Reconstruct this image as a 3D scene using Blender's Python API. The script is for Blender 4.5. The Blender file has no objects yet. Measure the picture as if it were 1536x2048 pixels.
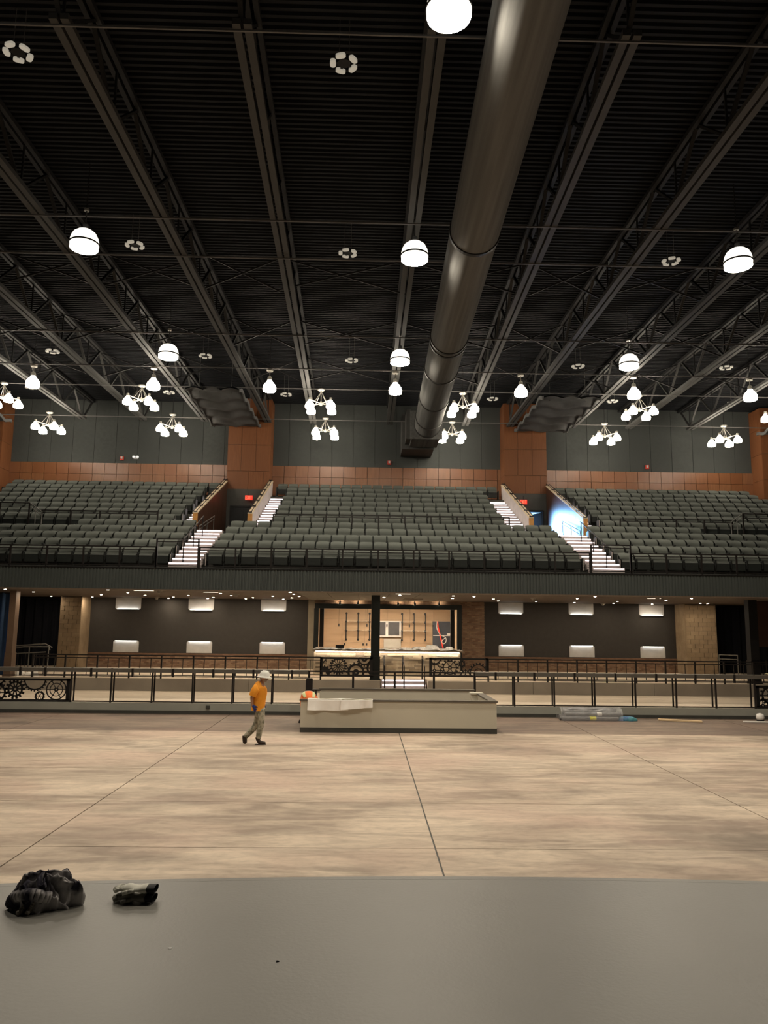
import bpy, math, random
from mathutils import Vector, Matrix
random.seed(7)
PI = math.pi
SC = bpy.context.scene
COL = SC.collection

# ------------------------------------------------------------------ camera
# X runs across the hall, Y from the stage to the back wall, Z up from the main floor
EYE = 2.9
Rr = ((0.99962, -0.02181, 0.01646), (0.01520, 0.14519, -0.98929), (0.02275, 0.98917, 0.14524))
def set_camera():
    f = 1540.0
    dy = Vector(((730 - 768) / f, (1250 - 1024) / f, 1)).normalized()
    sl = 0.0152
    a = -(dy[0] + sl * dy[1]) / dy[2]
    X = Vector((1, sl, a)).normalized()
    dn = dy.cross(X)
    R = Matrix((X, dy, -dn)).transposed()          # rows: camera right, down, forward
    r, d, fw = R[0], R[1], R[2]
    m = Matrix(((r[0], -d[0], -fw[0], 0), (r[1], -d[1], -fw[1], 0), (r[2], -d[2], -fw[2], EYE), (0, 0, 0, 1)))
    cd = bpy.data.cameras.new('camera')
    cd.sensor_fit = 'VERTICAL'; cd.sensor_height = 24.0
    cd.lens = f * 24.0 / 2048.0
    cd.clip_start = 0.05; cd.clip_end = 300
    co = bpy.data.objects.new('camera', cd); COL.objects.link(co)
    co.matrix_world = m
    SC.camera = co
set_camera()

# ------------------------------------------------------------------ world, exposure, light levels
w = bpy.data.worlds.new('world'); SC.world = w; w.use_nodes = True
w.node_tree.nodes['Background'].inputs[0].default_value = (0.9, 0.95, 1, 1)
w.node_tree.nodes['Background'].inputs[1].default_value = 0.0015
SC.view_settings.view_transform = 'Standard'
SC.view_settings.look = 'None'
SC.view_settings.exposure = 0.0
SC.view_settings.gamma = 1.0
SC.view_settings.use_curve_mapping = False
SC.cycles.use_denoising = True
SC.cycles.max_bounces = 6
SC.cycles.diffuse_bounces = 4
SC.cycles.sample_clamp_indirect = 4.0
SC.cycles.use_light_tree = True
L_DOME_GLASS, L_DOME_LENS = 1.7, 375.0
L_BELL_GLASS, L_BELL_LENS = 32.0, 70.0
L_SHADE_GLASS, L_SHADE_LENS = 40.0, 48.0
L_DOWN = 1100.0
L_STEP = 3.4
WARM = (1.0, 0.88, 0.71)
COOLW = (1.0, 0.93, 0.80)

# ------------------------------------------------------------------ materials
MATS = {}
def mat(name, c, rough=0.7, metal=0.0, c2=None, scale=3.0, stretch=(1, 1, 1), detail=4.0, lo=0.35, hi=0.65,
        bump=0.0, bscale=20.0, var=None, emit=0.0, ecol=None, spec=0.3, coord='Object', c3=None):
    """noise-mottled principled material; var='obj' / 'tone' adds piece-to-piece variation towards c3"""
    if name in MATS: return MATS[name]
    m = bpy.data.materials.new(name); m.use_nodes = True
    nt = m.node_tree; N = nt.nodes; Lk = nt.links
    b = N['Principled BSDF']
    b.inputs['Roughness'].default_value = rough
    b.inputs['Metallic'].default_value = metal
    b.inputs['Specular IOR Level'].default_value = spec
    tc = N.new('ShaderNodeTexCoord'); mp = N.new('ShaderNodeMapping')
    Lk.new(tc.outputs[coord], mp.inputs[0]); mp.inputs['Scale'].default_value = stretch
    nz = N.new('ShaderNodeTexNoise'); nz.inputs['Scale'].default_value = scale; nz.inputs['Detail'].default_value = detail
    Lk.new(mp.outputs[0], nz.inputs['Vector'])
    cr = N.new('ShaderNodeValToRGB')
    if c2 is None: c2 = tuple(x * 0.86 for x in c)
    cr.color_ramp.elements[0].position = lo; cr.color_ramp.elements[0].color = (*c2, 1)
    cr.color_ramp.elements[1].position = hi; cr.color_ramp.elements[1].color = (*c, 1)
    Lk.new(nz.outputs['Fac'], cr.inputs[0])
    out = cr.outputs[0]
    if var:
        mx = N.new('ShaderNodeMix'); mx.data_type = 'RGBA'
        if var == 'obj':
            src = N.new('ShaderNodeObjectInfo').outputs['Random']
        else:
            at = N.new('ShaderNodeAttribute'); at.attribute_name = 'tone'; src = at.outputs['Fac']
        Lk.new(src, mx.inputs[0]); Lk.new(out, mx.inputs[6])
        mx.inputs[7].default_value = (*(c3 or tuple(x * 0.6 for x in c)), 1)
        out = mx.outputs[2]
    Lk.new(out, b.inputs['Base Color'])
    if bump > 0:
        n2 = N.new('ShaderNodeTexNoise'); n2.inputs['Scale'].default_value = bscale; n2.inputs['Detail'].default_value = 3
        Lk.new(mp.outputs[0], n2.inputs['Vector'])
        bp = N.new('ShaderNodeBump'); bp.inputs['Strength'].default_value = bump; bp.inputs['Distance'].default_value = 0.02
        Lk.new(n2.outputs['Fac'], bp.inputs['Height']); Lk.new(bp.outputs[0], b.inputs['Normal'])
    if emit > 0:
        b.inputs['Emission Color'].default_value = (*(ecol or c), 1)
        b.inputs['Emission Strength'].default_value = emit
    MATS[name] = m
    return m

def concrete_floor(name, ca, cb, cc):
    m = bpy.data.materials.new(name); m.use_nodes = True
    nt = m.node_tree; N = nt.nodes; Lk = nt.links; b = N['Principled BSDF']
    b.inputs['Roughness'].default_value = 0.6; b.inputs['Specular IOR Level'].default_value = 0.35
    geo = N.new('ShaderNodeNewGeometry')
    def noise(sc, st, det, rough=0.55, dist=0.0):
        mp = N.new('ShaderNodeMapping'); mp.inputs['Scale'].default_value = st
        Lk.new(geo.outputs['Position'], mp.inputs[0])
        n = N.new('ShaderNodeTexNoise'); n.inputs['Scale'].default_value = sc; n.inputs['Detail'].default_value = det
        n.inputs['Roughness'].default_value = rough; n.inputs['Distortion'].default_value = dist
        Lk.new(mp.outputs[0], n.inputs['Vector']); return n.outputs['Fac']
    def ramp(f, a, ca_, b_, cb_):
        r = N.new('ShaderNodeValToRGB'); e = r.color_ramp.elements
        e[0].position = a; e[0].color = (*ca_, 1); e[1].position = b_; e[1].color = (*cb_, 1)
        Lk.new(f, r.inputs[0]); return r.outputs[0]
    def mixc(f, x, y):
        mx = N.new('ShaderNodeMix'); mx.data_type = 'RGBA'
        if isinstance(f, float): mx.inputs[0].default_value = f
        else: Lk.new(f, mx.inputs[0])
        Lk.new(x, mx.inputs[6]); Lk.new(y, mx.inputs[7]); return mx.outputs[2]
    base = ramp(noise(0.55, (0.55, 1.2, 1), 8, 0.62, 0.6), 0.42, cb, 0.60, ca)
    st = ramp(noise(1.3, (0.35, 1.6, 1), 6, 0.6, 1.0), 0.42, cc, 0.60, ca)
    col = mixc(0.45, base, st)
    fac = ramp(noise(0.30, (0.8, 1.0, 1), 5, 0.6, 0.4), 0.55, (0, 0, 0), 0.66, (0.6, 0.6, 0.6))
    dk = N.new('ShaderNodeRGB'); dk.outputs[0].default_value = (*[x * 0.5 for x in cc], 1)
    col = mixc(fac, col, dk.outputs[0])
    # pinkish blotches
    fp = ramp(noise(0.42, (0.7, 1.1, 1), 4, 0.5, 0.2), 0.48, (0, 0, 0), 0.68, (0.55, 0.55, 0.55))
    pk = N.new('ShaderNodeRGB'); pk.outputs[0].default_value = (ca[0] * 0.86, ca[1] * 0.74, ca[2] * 0.76, 1)
    col = mixc(fp, col, pk.outputs[0])
    fd = ramp(noise(9, (0.6, 1, 1), 4, 0.6), 0.30, (0.22, 0.22, 0.22), 0.55, (0, 0, 0))
    col = mixc(fd, col, dk.outputs[0])
    Lk.new(col, b.inputs['Base Color'])
    oi = N.new('ShaderNodeObjectInfo')
    MATS[name] = m
    return m

CONC = concrete_floor('stained_concrete', (0.66, 0.54, 0.415), (0.33, 0.25, 0.187), (0.26, 0.205, 0.158))
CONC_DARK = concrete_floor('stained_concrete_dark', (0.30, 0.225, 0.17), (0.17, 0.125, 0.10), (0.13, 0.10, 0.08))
PLATF = mat('pale_screed', (0.62, 0.53, 0.42), 0.7, c2=(0.52, 0.44, 0.34), scale=0.8, stretch=(0.4, 1, 1), bump=0.1)
RETAIN = mat('retaining_concrete', (0.27, 0.235, 0.19), 0.8, c2=(0.21, 0.18, 0.145), scale=0.7, bump=0.1)
CURB = mat('curb_paint', (0.36, 0.365, 0.32), 0.6, c2=(0.33, 0.335, 0.295), scale=2)
CURBBASE = mat('dark_cove_base', (0.07, 0.07, 0.062), 0.5)
STAGE = mat('stage_grey_paint', (0.235, 0.228, 0.205), 0.42, c2=(0.212, 0.206, 0.186), scale=1.3, detail=9, lo=0.3, hi=0.7, bump=0.06, bscale=40, spec=0.4)
DECK = mat('black_roof_deck', (0.0085, 0.0098, 0.0125), 0.75, c2=(0.0065, 0.0075, 0.0095), scale=0.5)
STEEL = mat('dark_joist_paint', (0.070, 0.070, 0.068), 0.6, c2=(0.058, 0.058, 0.056), scale=1)
STEEL_D = mat('dark_steel', (0.022, 0.022, 0.0225), 0.6)
ROD = mat('grey_rod', (0.16, 0.155, 0.15), 0.5)
DUCT = mat('galvanised_painted_duct', (0.165, 0.166, 0.160), 0.85, 0.0, c2=(0.115, 0.116, 0.112), scale=1.2, stretch=(6, 0.15, 6), bump=0.05, bscale=60, spec=0.03)
DUCTBAND = mat('duct_band', (0.035, 0.034, 0.032), 0.5)
WALLD = mat('charcoal_acoustic_panel', (0.060, 0.066, 0.062), 0.85, c2=(0.052, 0.057, 0.054), scale=6, bump=0.15, bscale=80, var='obj', c3=(0.05, 0.055, 0.052))
WALLG = mat('warm_grey_wall', (0.042, 0.0385, 0.036), 0.85, c2=(0.038, 0.035, 0.032), scale=5)
WOOD_T = mat('tower_wood_panel', (0.215, 0.085, 0.034), 0.45, c2=(0.165, 0.06, 0.023), scale=3, stretch=(6, 6, 0.5), var='obj', c3=(0.17, 0.066, 0.027), spec=0.25)
WOOD = mat('cherry_wood_panel', (0.235, 0.105, 0.048), 0.30, c2=(0.18, 0.075, 0.033), scale=3, stretch=(6, 6, 0.5), var='obj', c3=(0.18, 0.07, 0.029), spec=0.5)
WOODD = mat('dark_parapet_wood', (0.072, 0.031, 0.017), 0.4, c2=(0.052, 0.022, 0.012), scale=3, stretch=(1, 6, 0.5), spec=0.5)
OAK = mat('oak_edge', (0.50, 0.25, 0.07), 0.45, c2=(0.40, 0.18, 0.05), scale=8, stretch=(3, 3, 0.6))
PALESIDE = mat('pale_stair_side', (0.60, 0.53, 0.51), 0.7)
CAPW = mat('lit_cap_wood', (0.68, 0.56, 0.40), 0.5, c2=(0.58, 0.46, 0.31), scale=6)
FASCIA = mat('fascia_charcoal', (0.072, 0.084, 0.081), 0.5, c2=(0.062, 0.073, 0.070), scale=0.6, spec=0.4)
SOFFIT = mat('soffit_brown_grey', (0.11, 0.085, 0.066), 0.7)
TILE = mat('ceiling_tile', (0.15, 0.135, 0.115), 0.8)
TRIM = mat('putty_trim', (0.30, 0.255, 0.19), 0.7)
BLACK = mat('black_steel', (0.012, 0.012, 0.013), 0.45)
BLACKG = mat('black_green_steel', (0.010, 0.013, 0.013), 0.4)
RAILD = mat('bronze_black_rail', (0.018, 0.015, 0.014), 0.45)
DRINK = mat('drink_rail_grey', (0.13, 0.118, 0.10), 0.5)
GREYRAIL = mat('grey_handrail', (0.20, 0.195, 0.18), 0.4, 0.3)
FABRIC = mat('sage_grey_fabric', (0.096, 0.104, 0.092), 0.9, c2=(0.082, 0.089, 0.079), scale=30, var='obj', c3=(0.083, 0.091, 0.081), spec=0.2)
SEATPAN = mat('dark_seat_shell', (0.032, 0.037, 0.034), 0.5)
SEATARM = mat('black_seat_arm', (0.022, 0.024, 0.023), 0.45)
SEATEND = mat('lit_seat_end', (0.45, 0.40, 0.37), 0.5)
TERR = mat('terrace_concrete', (0.10, 0.10, 0.09), 0.8)
STEP = mat('pale_step', (0.50, 0.435, 0.425), 0.6)
BRICK = mat('brown_brick', (0.185, 0.11, 0.072), 0.85, c2=(0.14, 0.08, 0.052), scale=5, var='tone', c3=(0.27, 0.18, 0.12), bump=0.2)
MORTAR = mat('mortar', (0.16, 0.125, 0.095), 0.9)
BLOCK = mat('tan_block', (0.33, 0.25, 0.16), 0.9, c2=(0.21, 0.15, 0.095), scale=2.2, var='obj', c3=(0.24, 0.175, 0.11), bump=0.4, bscale=14)
STONE = mat('ledge_stone', (0.56, 0.48, 0.37), 0.85, c2=(0.40, 0.33, 0.245), scale=4, var='obj', c3=(0.20, 0.17, 0.135), bump=0.3)
PLY = mat('bar_plywood', (0.34, 0.235, 0.15), 0.6, c2=(0.285, 0.195, 0.12), scale=1.5, stretch=(0.5, 1, 3), var='obj', c3=(0.30, 0.205, 0.13))
BARTOP = mat('bar_top', (0.23, 0.18, 0.13), 0.4)
BOOTH = mat('booth_putty', (0.60, 0.57, 0.47), 0.7, c2=(0.575, 0.545, 0.45), scale=1.5)
BOOTHCAP = mat('booth_cap', (0.12, 0.105, 0.085), 0.5)
PAPER = mat('white_paper', (0.90, 0.87, 0.82), 0.7, c2=(0.84, 0.81, 0.76), scale=4)
YTAPE = mat('yellow_tape', (0.75, 0.75, 0.42), 0.6)
PLASTICW = mat('clear_white_plastic', (0.95, 0.94, 0.92), 0.3, c2=(0.8, 0.79, 0.77), scale=14, spec=0.6)
CLOUD = mat('cloud_panel_grey', (0.11, 0.11, 0.108), 0.8)
WHITE = mat('white_panel', (0.47, 0.46, 0.445), 0.6)
DARKPANEL = mat('dark_display', (0.06, 0.06, 0.065), 0.3)
DARKP2 = mat('blue_black_panel', (0.035, 0.042, 0.055), 0.45)
RED = mat('red_hose', (0.75, 0.05, 0.03), 0.4)
CHROME = mat('brushed_nickel', (0.55, 0.53, 0.48), 0.35, 0.6)
CURT = mat('black_drape', (0.006, 0.007, 0.012), 0.9)
CURTB = mat('navy_drape', (0.02, 0.045, 0.10), 0.85)
PINE = mat('pale_pine', (0.80, 0.60, 0.36), 0.6)
def emi(name, c, s, base=(0.8, 0.8, 0.8)): return mat(name, base, 0.4, emit=s, ecol=c)
E_DG = emi('dome_glass_lit', COOLW, L_DOME_GLASS); E_DL = emi('dome_lens_lit', WARM, L_DOME_LENS)
E_BG = emi('bell_glass_lit', WARM, L_BELL_GLASS); E_BL = emi('bell_lens_lit', WARM, L_BELL_LENS)
E_SG = emi('shade_glass_lit', WARM, L_SHADE_GLASS); E_SL = emi('shade_lens_lit', WARM, L_SHADE_LENS)
E_DOWN = emi('downlight_lens_lit', (1.0, 0.82, 0.60), L_DOWN)
E_DOWNR = emi('downlight_rim_lit', (1.0, 0.85, 0.66), 2.0)
E_STEP = emi('step_led_lit', (1.0, 0.90, 0.92), L_STEP)
E_PETAL = emi('petal_lens_dim', (1.0, 0.9, 0.72), 0.30, (0.4, 0.4, 0.36))
E_SCON = emi('sconce_led_lit', (1.0, 0.97, 0.90), 7.0)
E_EXIT = emi('exit_letters_lit', (1.0, 0.06, 0.03), 5.0, (0.4, 0.02, 0.02))
E_BAR = emi('bar_led_lit', (1.0, 0.84, 0.62), 34.0)
E_BARC = emi('bar_ceiling_light_lit', (1.0, 0.82, 0.60), 60.0)
E_DAY = emi('daylight_glow', (0.25, 0.52, 1.0), 3.0)

GLASS = bpy.data.materials.new('thin_glass'); GLASS.use_nodes = True
GLASS.node_tree.nodes['Principled BSDF'].inputs['Base Color'].default_value = (.7, .75, .7, 1)
GLASS.node_tree.nodes['Principled BSDF'].inputs['Alpha'].default_value = .25
GLASS.node_tree.nodes['Principled BSDF'].inputs['Roughness'].default_value = .1

# ------------------------------------------------------------------ mesh helpers
class M:
    def __init__(s): s.v = []; s.f = []; s.t = []; s.tone = 0.0; s.mi = []; s.m = 0
    def add(s, vs, fs):
        n = len(s.v); s.v += [tuple(p) for p in vs]
        for q in fs: s.f.append(tuple(n + i for i in q)); s.t.append(s.tone); s.mi.append(s.m)
        return s
    def box(s, x0, x1, y0, y1, z0, z1):
        return s.add([(x0, y0, z0), (x1, y0, z0), (x1, y1, z0), (x0, y1, z0), (x0, y0, z1), (x1, y0, z1), (x1, y1, z1), (x0, y1, z1)],
              [(0, 3, 2, 1), (4, 5, 6, 7), (0, 1, 5, 4), (1, 2, 6, 5), (2, 3, 7, 6), (3, 0, 4, 7)])
    def bar(s, p, q, wd, hd=None, up=(0, 0, 1)):
        p, q = Vector(p), Vector(q); hd = hd or wd
        d = (q - p).normalized(); u = Vector(up)
        if abs(d.dot(u)) > 0.98: u = Vector((0, 1, 0)) if abs(d.y) < 0.9 else Vector((1, 0, 0))
        a = d.cross(u).normalized() * wd / 2; b = a.cross(d).normalized() * hd / 2
        vs = [p - a - b, p + a - b, p + a + b, p - a + b, q - a - b, q + a - b, q + a + b, q - a + b]
        return s.add(vs, [(0, 3, 2, 1), (4, 5, 6, 7), (0, 1, 5, 4), (1, 2, 6, 5), (2, 3, 7, 6), (3, 0, 4, 7)])
    def tube(s, p, q, r, n=10, r2=None, caps=True):
        p, q = Vector(p), Vector(q); r2 = r if r2 is None else r2
        d = (q - p).normalized(); u = Vector((0, 0, 1)) if abs(d.z) < 0.9 else Vector((1, 0, 0))
        a = d.cross(u).normalized(); b = a.cross(d)
        vs = []
        for c, rr in ((p, r), (q, r2)):
            for i in range(n):
                t = 2 * PI * i / n; vs.append(c + (a * math.cos(t) + b * math.sin(t)) * rr)
        fs = [(i, (i + 1) % n, n + (i + 1) % n, n + i) for i in range(n)]
        if caps: fs += [tuple(range(n - 1, -1, -1)), tuple(range(n, 2 * n))]
        return s.add(vs, fs)
    def path(s, pts, r, n=8):
        for a, b in zip(pts, pts[1:]): s.tube(a, b, r, n)
        return s
    def lathe(s, prof, c=(0, 0, 0), n=20, cap0=False, cap1=False):
        vs = []; fs = []
        for r, z in prof:
            for i in range(n):
                t = 2 * PI * i / n; vs.append((c[0] + r * math.cos(t), c[1] + r * math.sin(t), c[2] + z))
        for k in range(len(prof) - 1):
            for i in range(n):
                j = (i + 1) % n; fs.append((k * n + i, k * n + j, (k + 1) * n + j, (k + 1) * n + i))
        if cap0: fs.append(tuple(range(n - 1, -1, -1)))
        if cap1: fs.append(tuple((len(prof) - 1) * n + i for i in range(n)))
        return s.add(vs, fs)
    def prism(s, poly, axis, a0, a1):
        """poly: 2-D points; axis 'x' -> (y,z) points, 'y' -> (x,z), 'z' -> (x,y)"""
        def P(p, a): return {'x': (a, p[0], p[1]), 'y': (p[0], a, p[1]), 'z': (p[0], p[1], a)}[axis]
        n = len(poly); vs = [P(p, a0) for p in poly] + [P(p, a1) for p in poly]
        fs = [tuple(range(n - 1, -1, -1)), tuple(range(n, 2 * n))] + [(i, (i + 1) % n, n + (i + 1) % n, n + i) for i in range(n)]
        return s.add(vs, fs)
    def grid(s, fn, nu, nv):
        vs = [fn(i / nu, j / nv) for j in range(nv + 1) for i in range(nu + 1)]
        fs = [(j * (nu + 1) + i, j * (nu + 1) + i + 1, (j + 1) * (nu + 1) + i + 1, (j + 1) * (nu + 1) + i) for j in range(nv) for i in range(nu)]
        return s.add(vs, fs)
    def mesh(s, name, mats, smooth=False, off=(0, 0, 0)):
        me = bpy.data.meshes.new(name)
        me.from_pydata([(x - off[0], y - off[1], z - off[2]) for x, y, z in s.v], [], s.f)
        if not isinstance(mats, (list, tuple)): mats = [mats]
        for m_ in mats: me.materials.append(m_)
        if len(mats) > 1: me.polygons.foreach_set('material_index', s.mi)
        if any(s.t):
            at = me.attributes.new('tone', 'FLOAT', 'FACE'); at.data.foreach_set('value', s.t)
        if smooth: me.polygons.foreach_set('use_smooth', [True] * len(me.polygons))
        me.update()
        return me

WL = {}                                            # world location of every object built here
def link(name, me, parent=None, loc=(0, 0, 0)):
    o = bpy.data.objects.new(name, me); COL.objects.link(o)
    if parent is not None: o.parent = parent
    o.location = loc
    base = WL.get(parent.name, Vector((0, 0, 0))) if parent is not None else Vector((0, 0, 0))
    WL[o.name] = base + Vector(loc)
    return o
def thing(name, label, cat, loc=(0, 0, 0), group=None):
    o = link(name, None, None, loc); o['label'] = label; o['category'] = cat
    if group: o['group'] = group
    return o
def part(name, m, mats, parent, smooth=False, label=None):
    """m is in world coordinates; it is shifted to the parent's origin"""
    o = link(name, m.mesh(name, mats, smooth, WL[parent.name]), parent)
    if label: o['label'] = label
    return o
def solo(name, m, mats, label, cat, loc=(0, 0, 0), group=None, smooth=False):
    o = link(name, m.mesh(name, mats, smooth, loc), None, loc); o['label'] = label; o['category'] = cat
    if group: o['group'] = group
    return o
def struct(name, m=None, mats=None, smooth=False, label=None, loc=(0, 0, 0)):
    o = link(name, m.mesh(name, mats, smooth, loc) if m else None, None, loc); o['kind'] = 'structure'
    if label: o['label'] = label
    return o
def copy_tree(o, loc, label=None, group=None):
    c = o.copy(); COL.objects.link(c); c.location = loc; WL[c.name] = Vector(loc)
    if label: c['label'] = label
    if group: c['group'] = group
    for ch in list(o.children):
        k = ch.copy(); COL.objects.link(k); k.parent = c
        for g in list(ch.children):
            h = g.copy(); COL.objects.link(h); h.parent = k
    return c
ORD = ('first second third fourth fifth sixth seventh eighth ninth tenth eleventh twelfth thirteenth fourteenth fifteenth sixteenth '
       'seventeenth eighteenth nineteenth twentieth twenty-first twenty-second twenty-third twenty-fourth twenty-fifth twenty-sixth').split()

# ------------------------------------------------------------------ the shell: floor, platform, upper floor, stage
fl = struct('floor')
ys = [4.0, 7.9, 10.65, 13.26, 16.15, 21.7, 25.62]
xs = [-25.5, -20.2, -14.9, -9.6, -4.3, 0.97, 6.27, 11.57, 16.87, 22.2, 27.5]
for i in range(len(ys) - 1):
    for j in range(len(xs) - 1):
        g = 0.011
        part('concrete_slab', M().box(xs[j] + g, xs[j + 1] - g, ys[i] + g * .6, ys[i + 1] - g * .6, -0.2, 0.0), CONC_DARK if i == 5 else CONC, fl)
part('joint_filler', M().box(-25.5, 27.5, 4, 25.7, -0.22, -0.012), CURBBASE, fl)
pf = struct('floor_platform')
part('curb', M().box(-22, 24, 25.6, 25.75, 0.10, 0.33), CURB, pf)
part('cove_base', M().box(-22, 24, 25.59, 25.75, -0.01, 0.105), CURBBASE, pf)
part('deck', M().box(-22, 24, 25.75, 30.25, 0.0, 0.325), PLATF, pf)
uf = struct('floor_upper')
part('slab', M().box(-22, 0.62, 30.2, 42.5, 0.3, 0.8).box(2.46, 24, 30.2, 42.5, 0.3, 0.8).box(0.62, 2.46, 31.1, 42.5, 0.3, 0.8), PLATF, uf)
for k, (x0, x1) in enumerate(((-22, -14.4), (-14.4, -9.5), (-9.5, -4.4), (-4.4, 0.62), (2.46, 6.5), (6.5, 11.2), (11.2, 16), (16, 24))):
    part('retaining_panel', M().box(x0 + .006, x1 - .006, 30.14, 30.21, 0.32, 0.79), RETAIN, uf)
# stage with a gently bowed front edge
N_ = 40
edge = [(-9 + 18 * i / N_, 5.57 - 0.034 * ((-9 + 18 * i / N_) - 0.8) ** 2 * 0.55) for i in range(N_ + 1)]
st = struct('floor_stage')
part('stage_deck', M().prism([(-9, -4)] + [(9, -4)] + edge[::-1], 'z', 1.02, 1.2), STAGE, st)
part('stage_nosing', M().prism([(x, y - .05) for x, y in edge] + [(x, y + .008) for x, y in edge[::-1]], 'z', 1.14, 1.2005), STAGE, st)
part('stage_apron', M().prism([(x, y - .08) for x, y in edge] + [(x, y - .02) for x, y in edge[::-1]], 'z', 0.0, 1.04), CURBBASE, st)

# ------------------------------------------------------------------ roof deck (ribbed) and outer walls
m = M(); per = 0.19; y = 9.0; pts = []
while y < 43.2:
    pts += [(y, 15.2), (y + .075, 15.2), (y + .095, 15.27), (y + .17, 15.27)]; y += per
vs = [(-26, a, b) for a, b in pts] + [(28, a, b) for a, b in pts]; n = len(pts)
m.add(vs, [(i, i + 1, n + i + 1, n + i) for i in range(n - 1)]).box(-26, 28, 9, 43.2, 15.3, 15.5)
struct('ceiling', m, DECK)
struct('wall_left', M().box(-26.2, -26, -6, 43.2, 0, 15.4), WALLD)
struct('wall_right', M().box(28, 28.2, -6, 43.2, 0, 15.4), WALLD)
struct('wall_stage', M().box(-26, 28, -6.2, -6, 0, 15.4), CURT)
struct('wall_proscenium', M().box(-26, 28, 8.8, 9.0, 11.5, 15.5), WALLD)
struct('ceiling_stage', M().box(-26, 28, -6, 8.8, 11.4, 11.5), DECK)

# ------------------------------------------------------------------ back wall, wood band, towers
wb = struct('wall_back')
part('backing', M().box(-26, 28, 42.3, 42.6, 0, 15.4), CURBBASE, wb)
x = -20.0; k = 0
while x < 22.6:
    if not any(a - 1.1 < x < b for a, b in ((-7.55, -5.4), (7.5, 9.7))):
        part('acoustic_panel', M().box(x + .008, x + 1.19, 42.22, 42.3, 11.62, 15.2), WALLD, wb)
    else:
        part('acoustic_panel', M().box(x + .008, x + 1.19, 42.22, 42.3, 11.62, 15.2), WALLD, wb)
    x += 1.2
bd = struct('trim_1')
x = -19.8
while x < 21.9:
    part('wood_panel', M().box(x + .01, x + .65, 42.13, 42.3, 10.98, 11.60), WOOD, bd)
    part('wood_panel', M().box(x + .01, x + .65, 42.13, 42.3, 9.9, 10.965), WOOD, bd)
    x += .66
def tower(x0, x1, name, yf=41.0, zb=10.05, zt=15.1):
    t = struct(name)
    part('core', M().box(x0 + .02, x1 - .02, yf + .04, 42.3, zb + .03, zt), CURBBASE, t)
    wd = (x1 - x0) / 3
    zs = [zb, 11.05, 12.5, 13.9, zt]
    for a in range(4):
        cuts = [x0, x0 + wd * .95, x0 + wd * 2.0, x1] if a else [x0, x0 + (x1 - x0) * .5, x0 + (x1 - x0) * .86, x1]
        for b in range(3):
            part('wood_panel', M().box(cuts[b] + .008, cuts[b + 1] - .008, yf, yf + .04, zs[a] + .008, zs[a + 1] - .008), WOOD_T, t)
        for sx in (x0 - .03, x1 - .01):
            part('wood_panel', M().box(sx, sx + .04, yf + .01, 42.25, zs[a] + .008, zs[a + 1] - .008), WOOD_T, t)
    return t
tower(-7.55, -5.3, 'wall_tower_left')
tower(7.48, 9.75, 'wall_tower_right')
tower(-22.3, -19.75, 'wall_tower_far_left', zb=6.0)
tower(21.75, 24.3, 'wall_tower_far_right', zb=6.0)

# ------------------------------------------------------------------ roof joists
JX = [(-15.6, -15.45), (-12.35, -12.2), (-9.0, -8.85), (-5.75, -5.45), (-2.42, -3.0), (1.17, 1.18), (4.78, 5.32), (8.0, 7.78), (11.4, 11.2), (14.6, 14.35), (17.8, 17.75)]
JL = ['roof joist second from the far left, behind the left chandeliers', 'roof joist running over the second pendant from the left', 'roof joist beside the left wavy ceiling panel, on its outer side',
      'roof joist ending on the left wood tower', 'roof joist left of the middle one, over the middle chandeliers', 'roof joist over the hall middle carrying dome lamps',
      'roof joist just right of the big round duct', 'roof joist ending on the right wood tower', 'roof joist beside the right wavy ceiling panel, on its outer side',
      'roof joist crossing behind the far right dome lamp', 'roof joist at the far right edge, nearest the right wall']
for (xa, xb), lab in zip(JX, JL):
    def jx(y): return xa + (xb - xa) * (y - 12.6) / 28.7
    t = thing('roof_joist', 'dark steel open-web ' + lab, 'joist', (jx(26), 26, 13.75), 'roof joists')
    for s in (-1, 1):
        part('bottom_chord', M().bar((jx(12.7) + s * .105, 12.7, 13.81), (jx(41.0) + s * .105, 41.0, 13.81), .15, .12), STEEL, t)
    part('top_chord', M().bar((jx(9.1) - .09, 9.1, 15.1), (jx(42.2) - .09, 42.2, 15.1), .11, .13).bar((jx(9.1) + .09, 9.1, 15.1), (jx(42.2) + .09, 42.2, 15.1), .11, .13), STEEL_D, t)
    yb = [12.9 + 28.0 * k / 10 for k in range(11)]
    for k, y in enumerate(yb):
        for s, e in ((-1, y - 1.35), (1, y + 1.35)):
            e = min(max(e, 9.6), 42.1)
            part('web_member', M().bar((jx(y) + s * .03, y, 13.84), (jx(e) + s * .03, e, 15.06), .06, .09, (1, 0, 0)), STEEL_D if k < 5 else STEEL, t)
        part('web_post', M().bar((jx(y), y, 13.84), (jx(y), y, 15.06), .045), STEEL_D, t)
for y, lab in ((11.25, 'carrying the nearest dome lamps'), (12.85, 'just behind the nearest dome lamp'), (19.62, 'carrying the side dome lamps'), (21.8, 'just behind the second ring-lamp row'), (28.05, 'carrying the far dome lamps'),
               (31.9, 'carrying the row of single bell pendants'), (34.7, 'carrying the nearer chandelier row'), (40.2, 'nearest the back wall, over the far chandeliers')):
    solo('bridging_rod', M().bar((-19.5, y, 13.74), (21.7, y, 13.74), .036, .036), ROD, 'thin steel bridging rod across the joists, ' + lab, 'rod', (1, y, 13.74), 'bridging rods')
NB = 0
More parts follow.
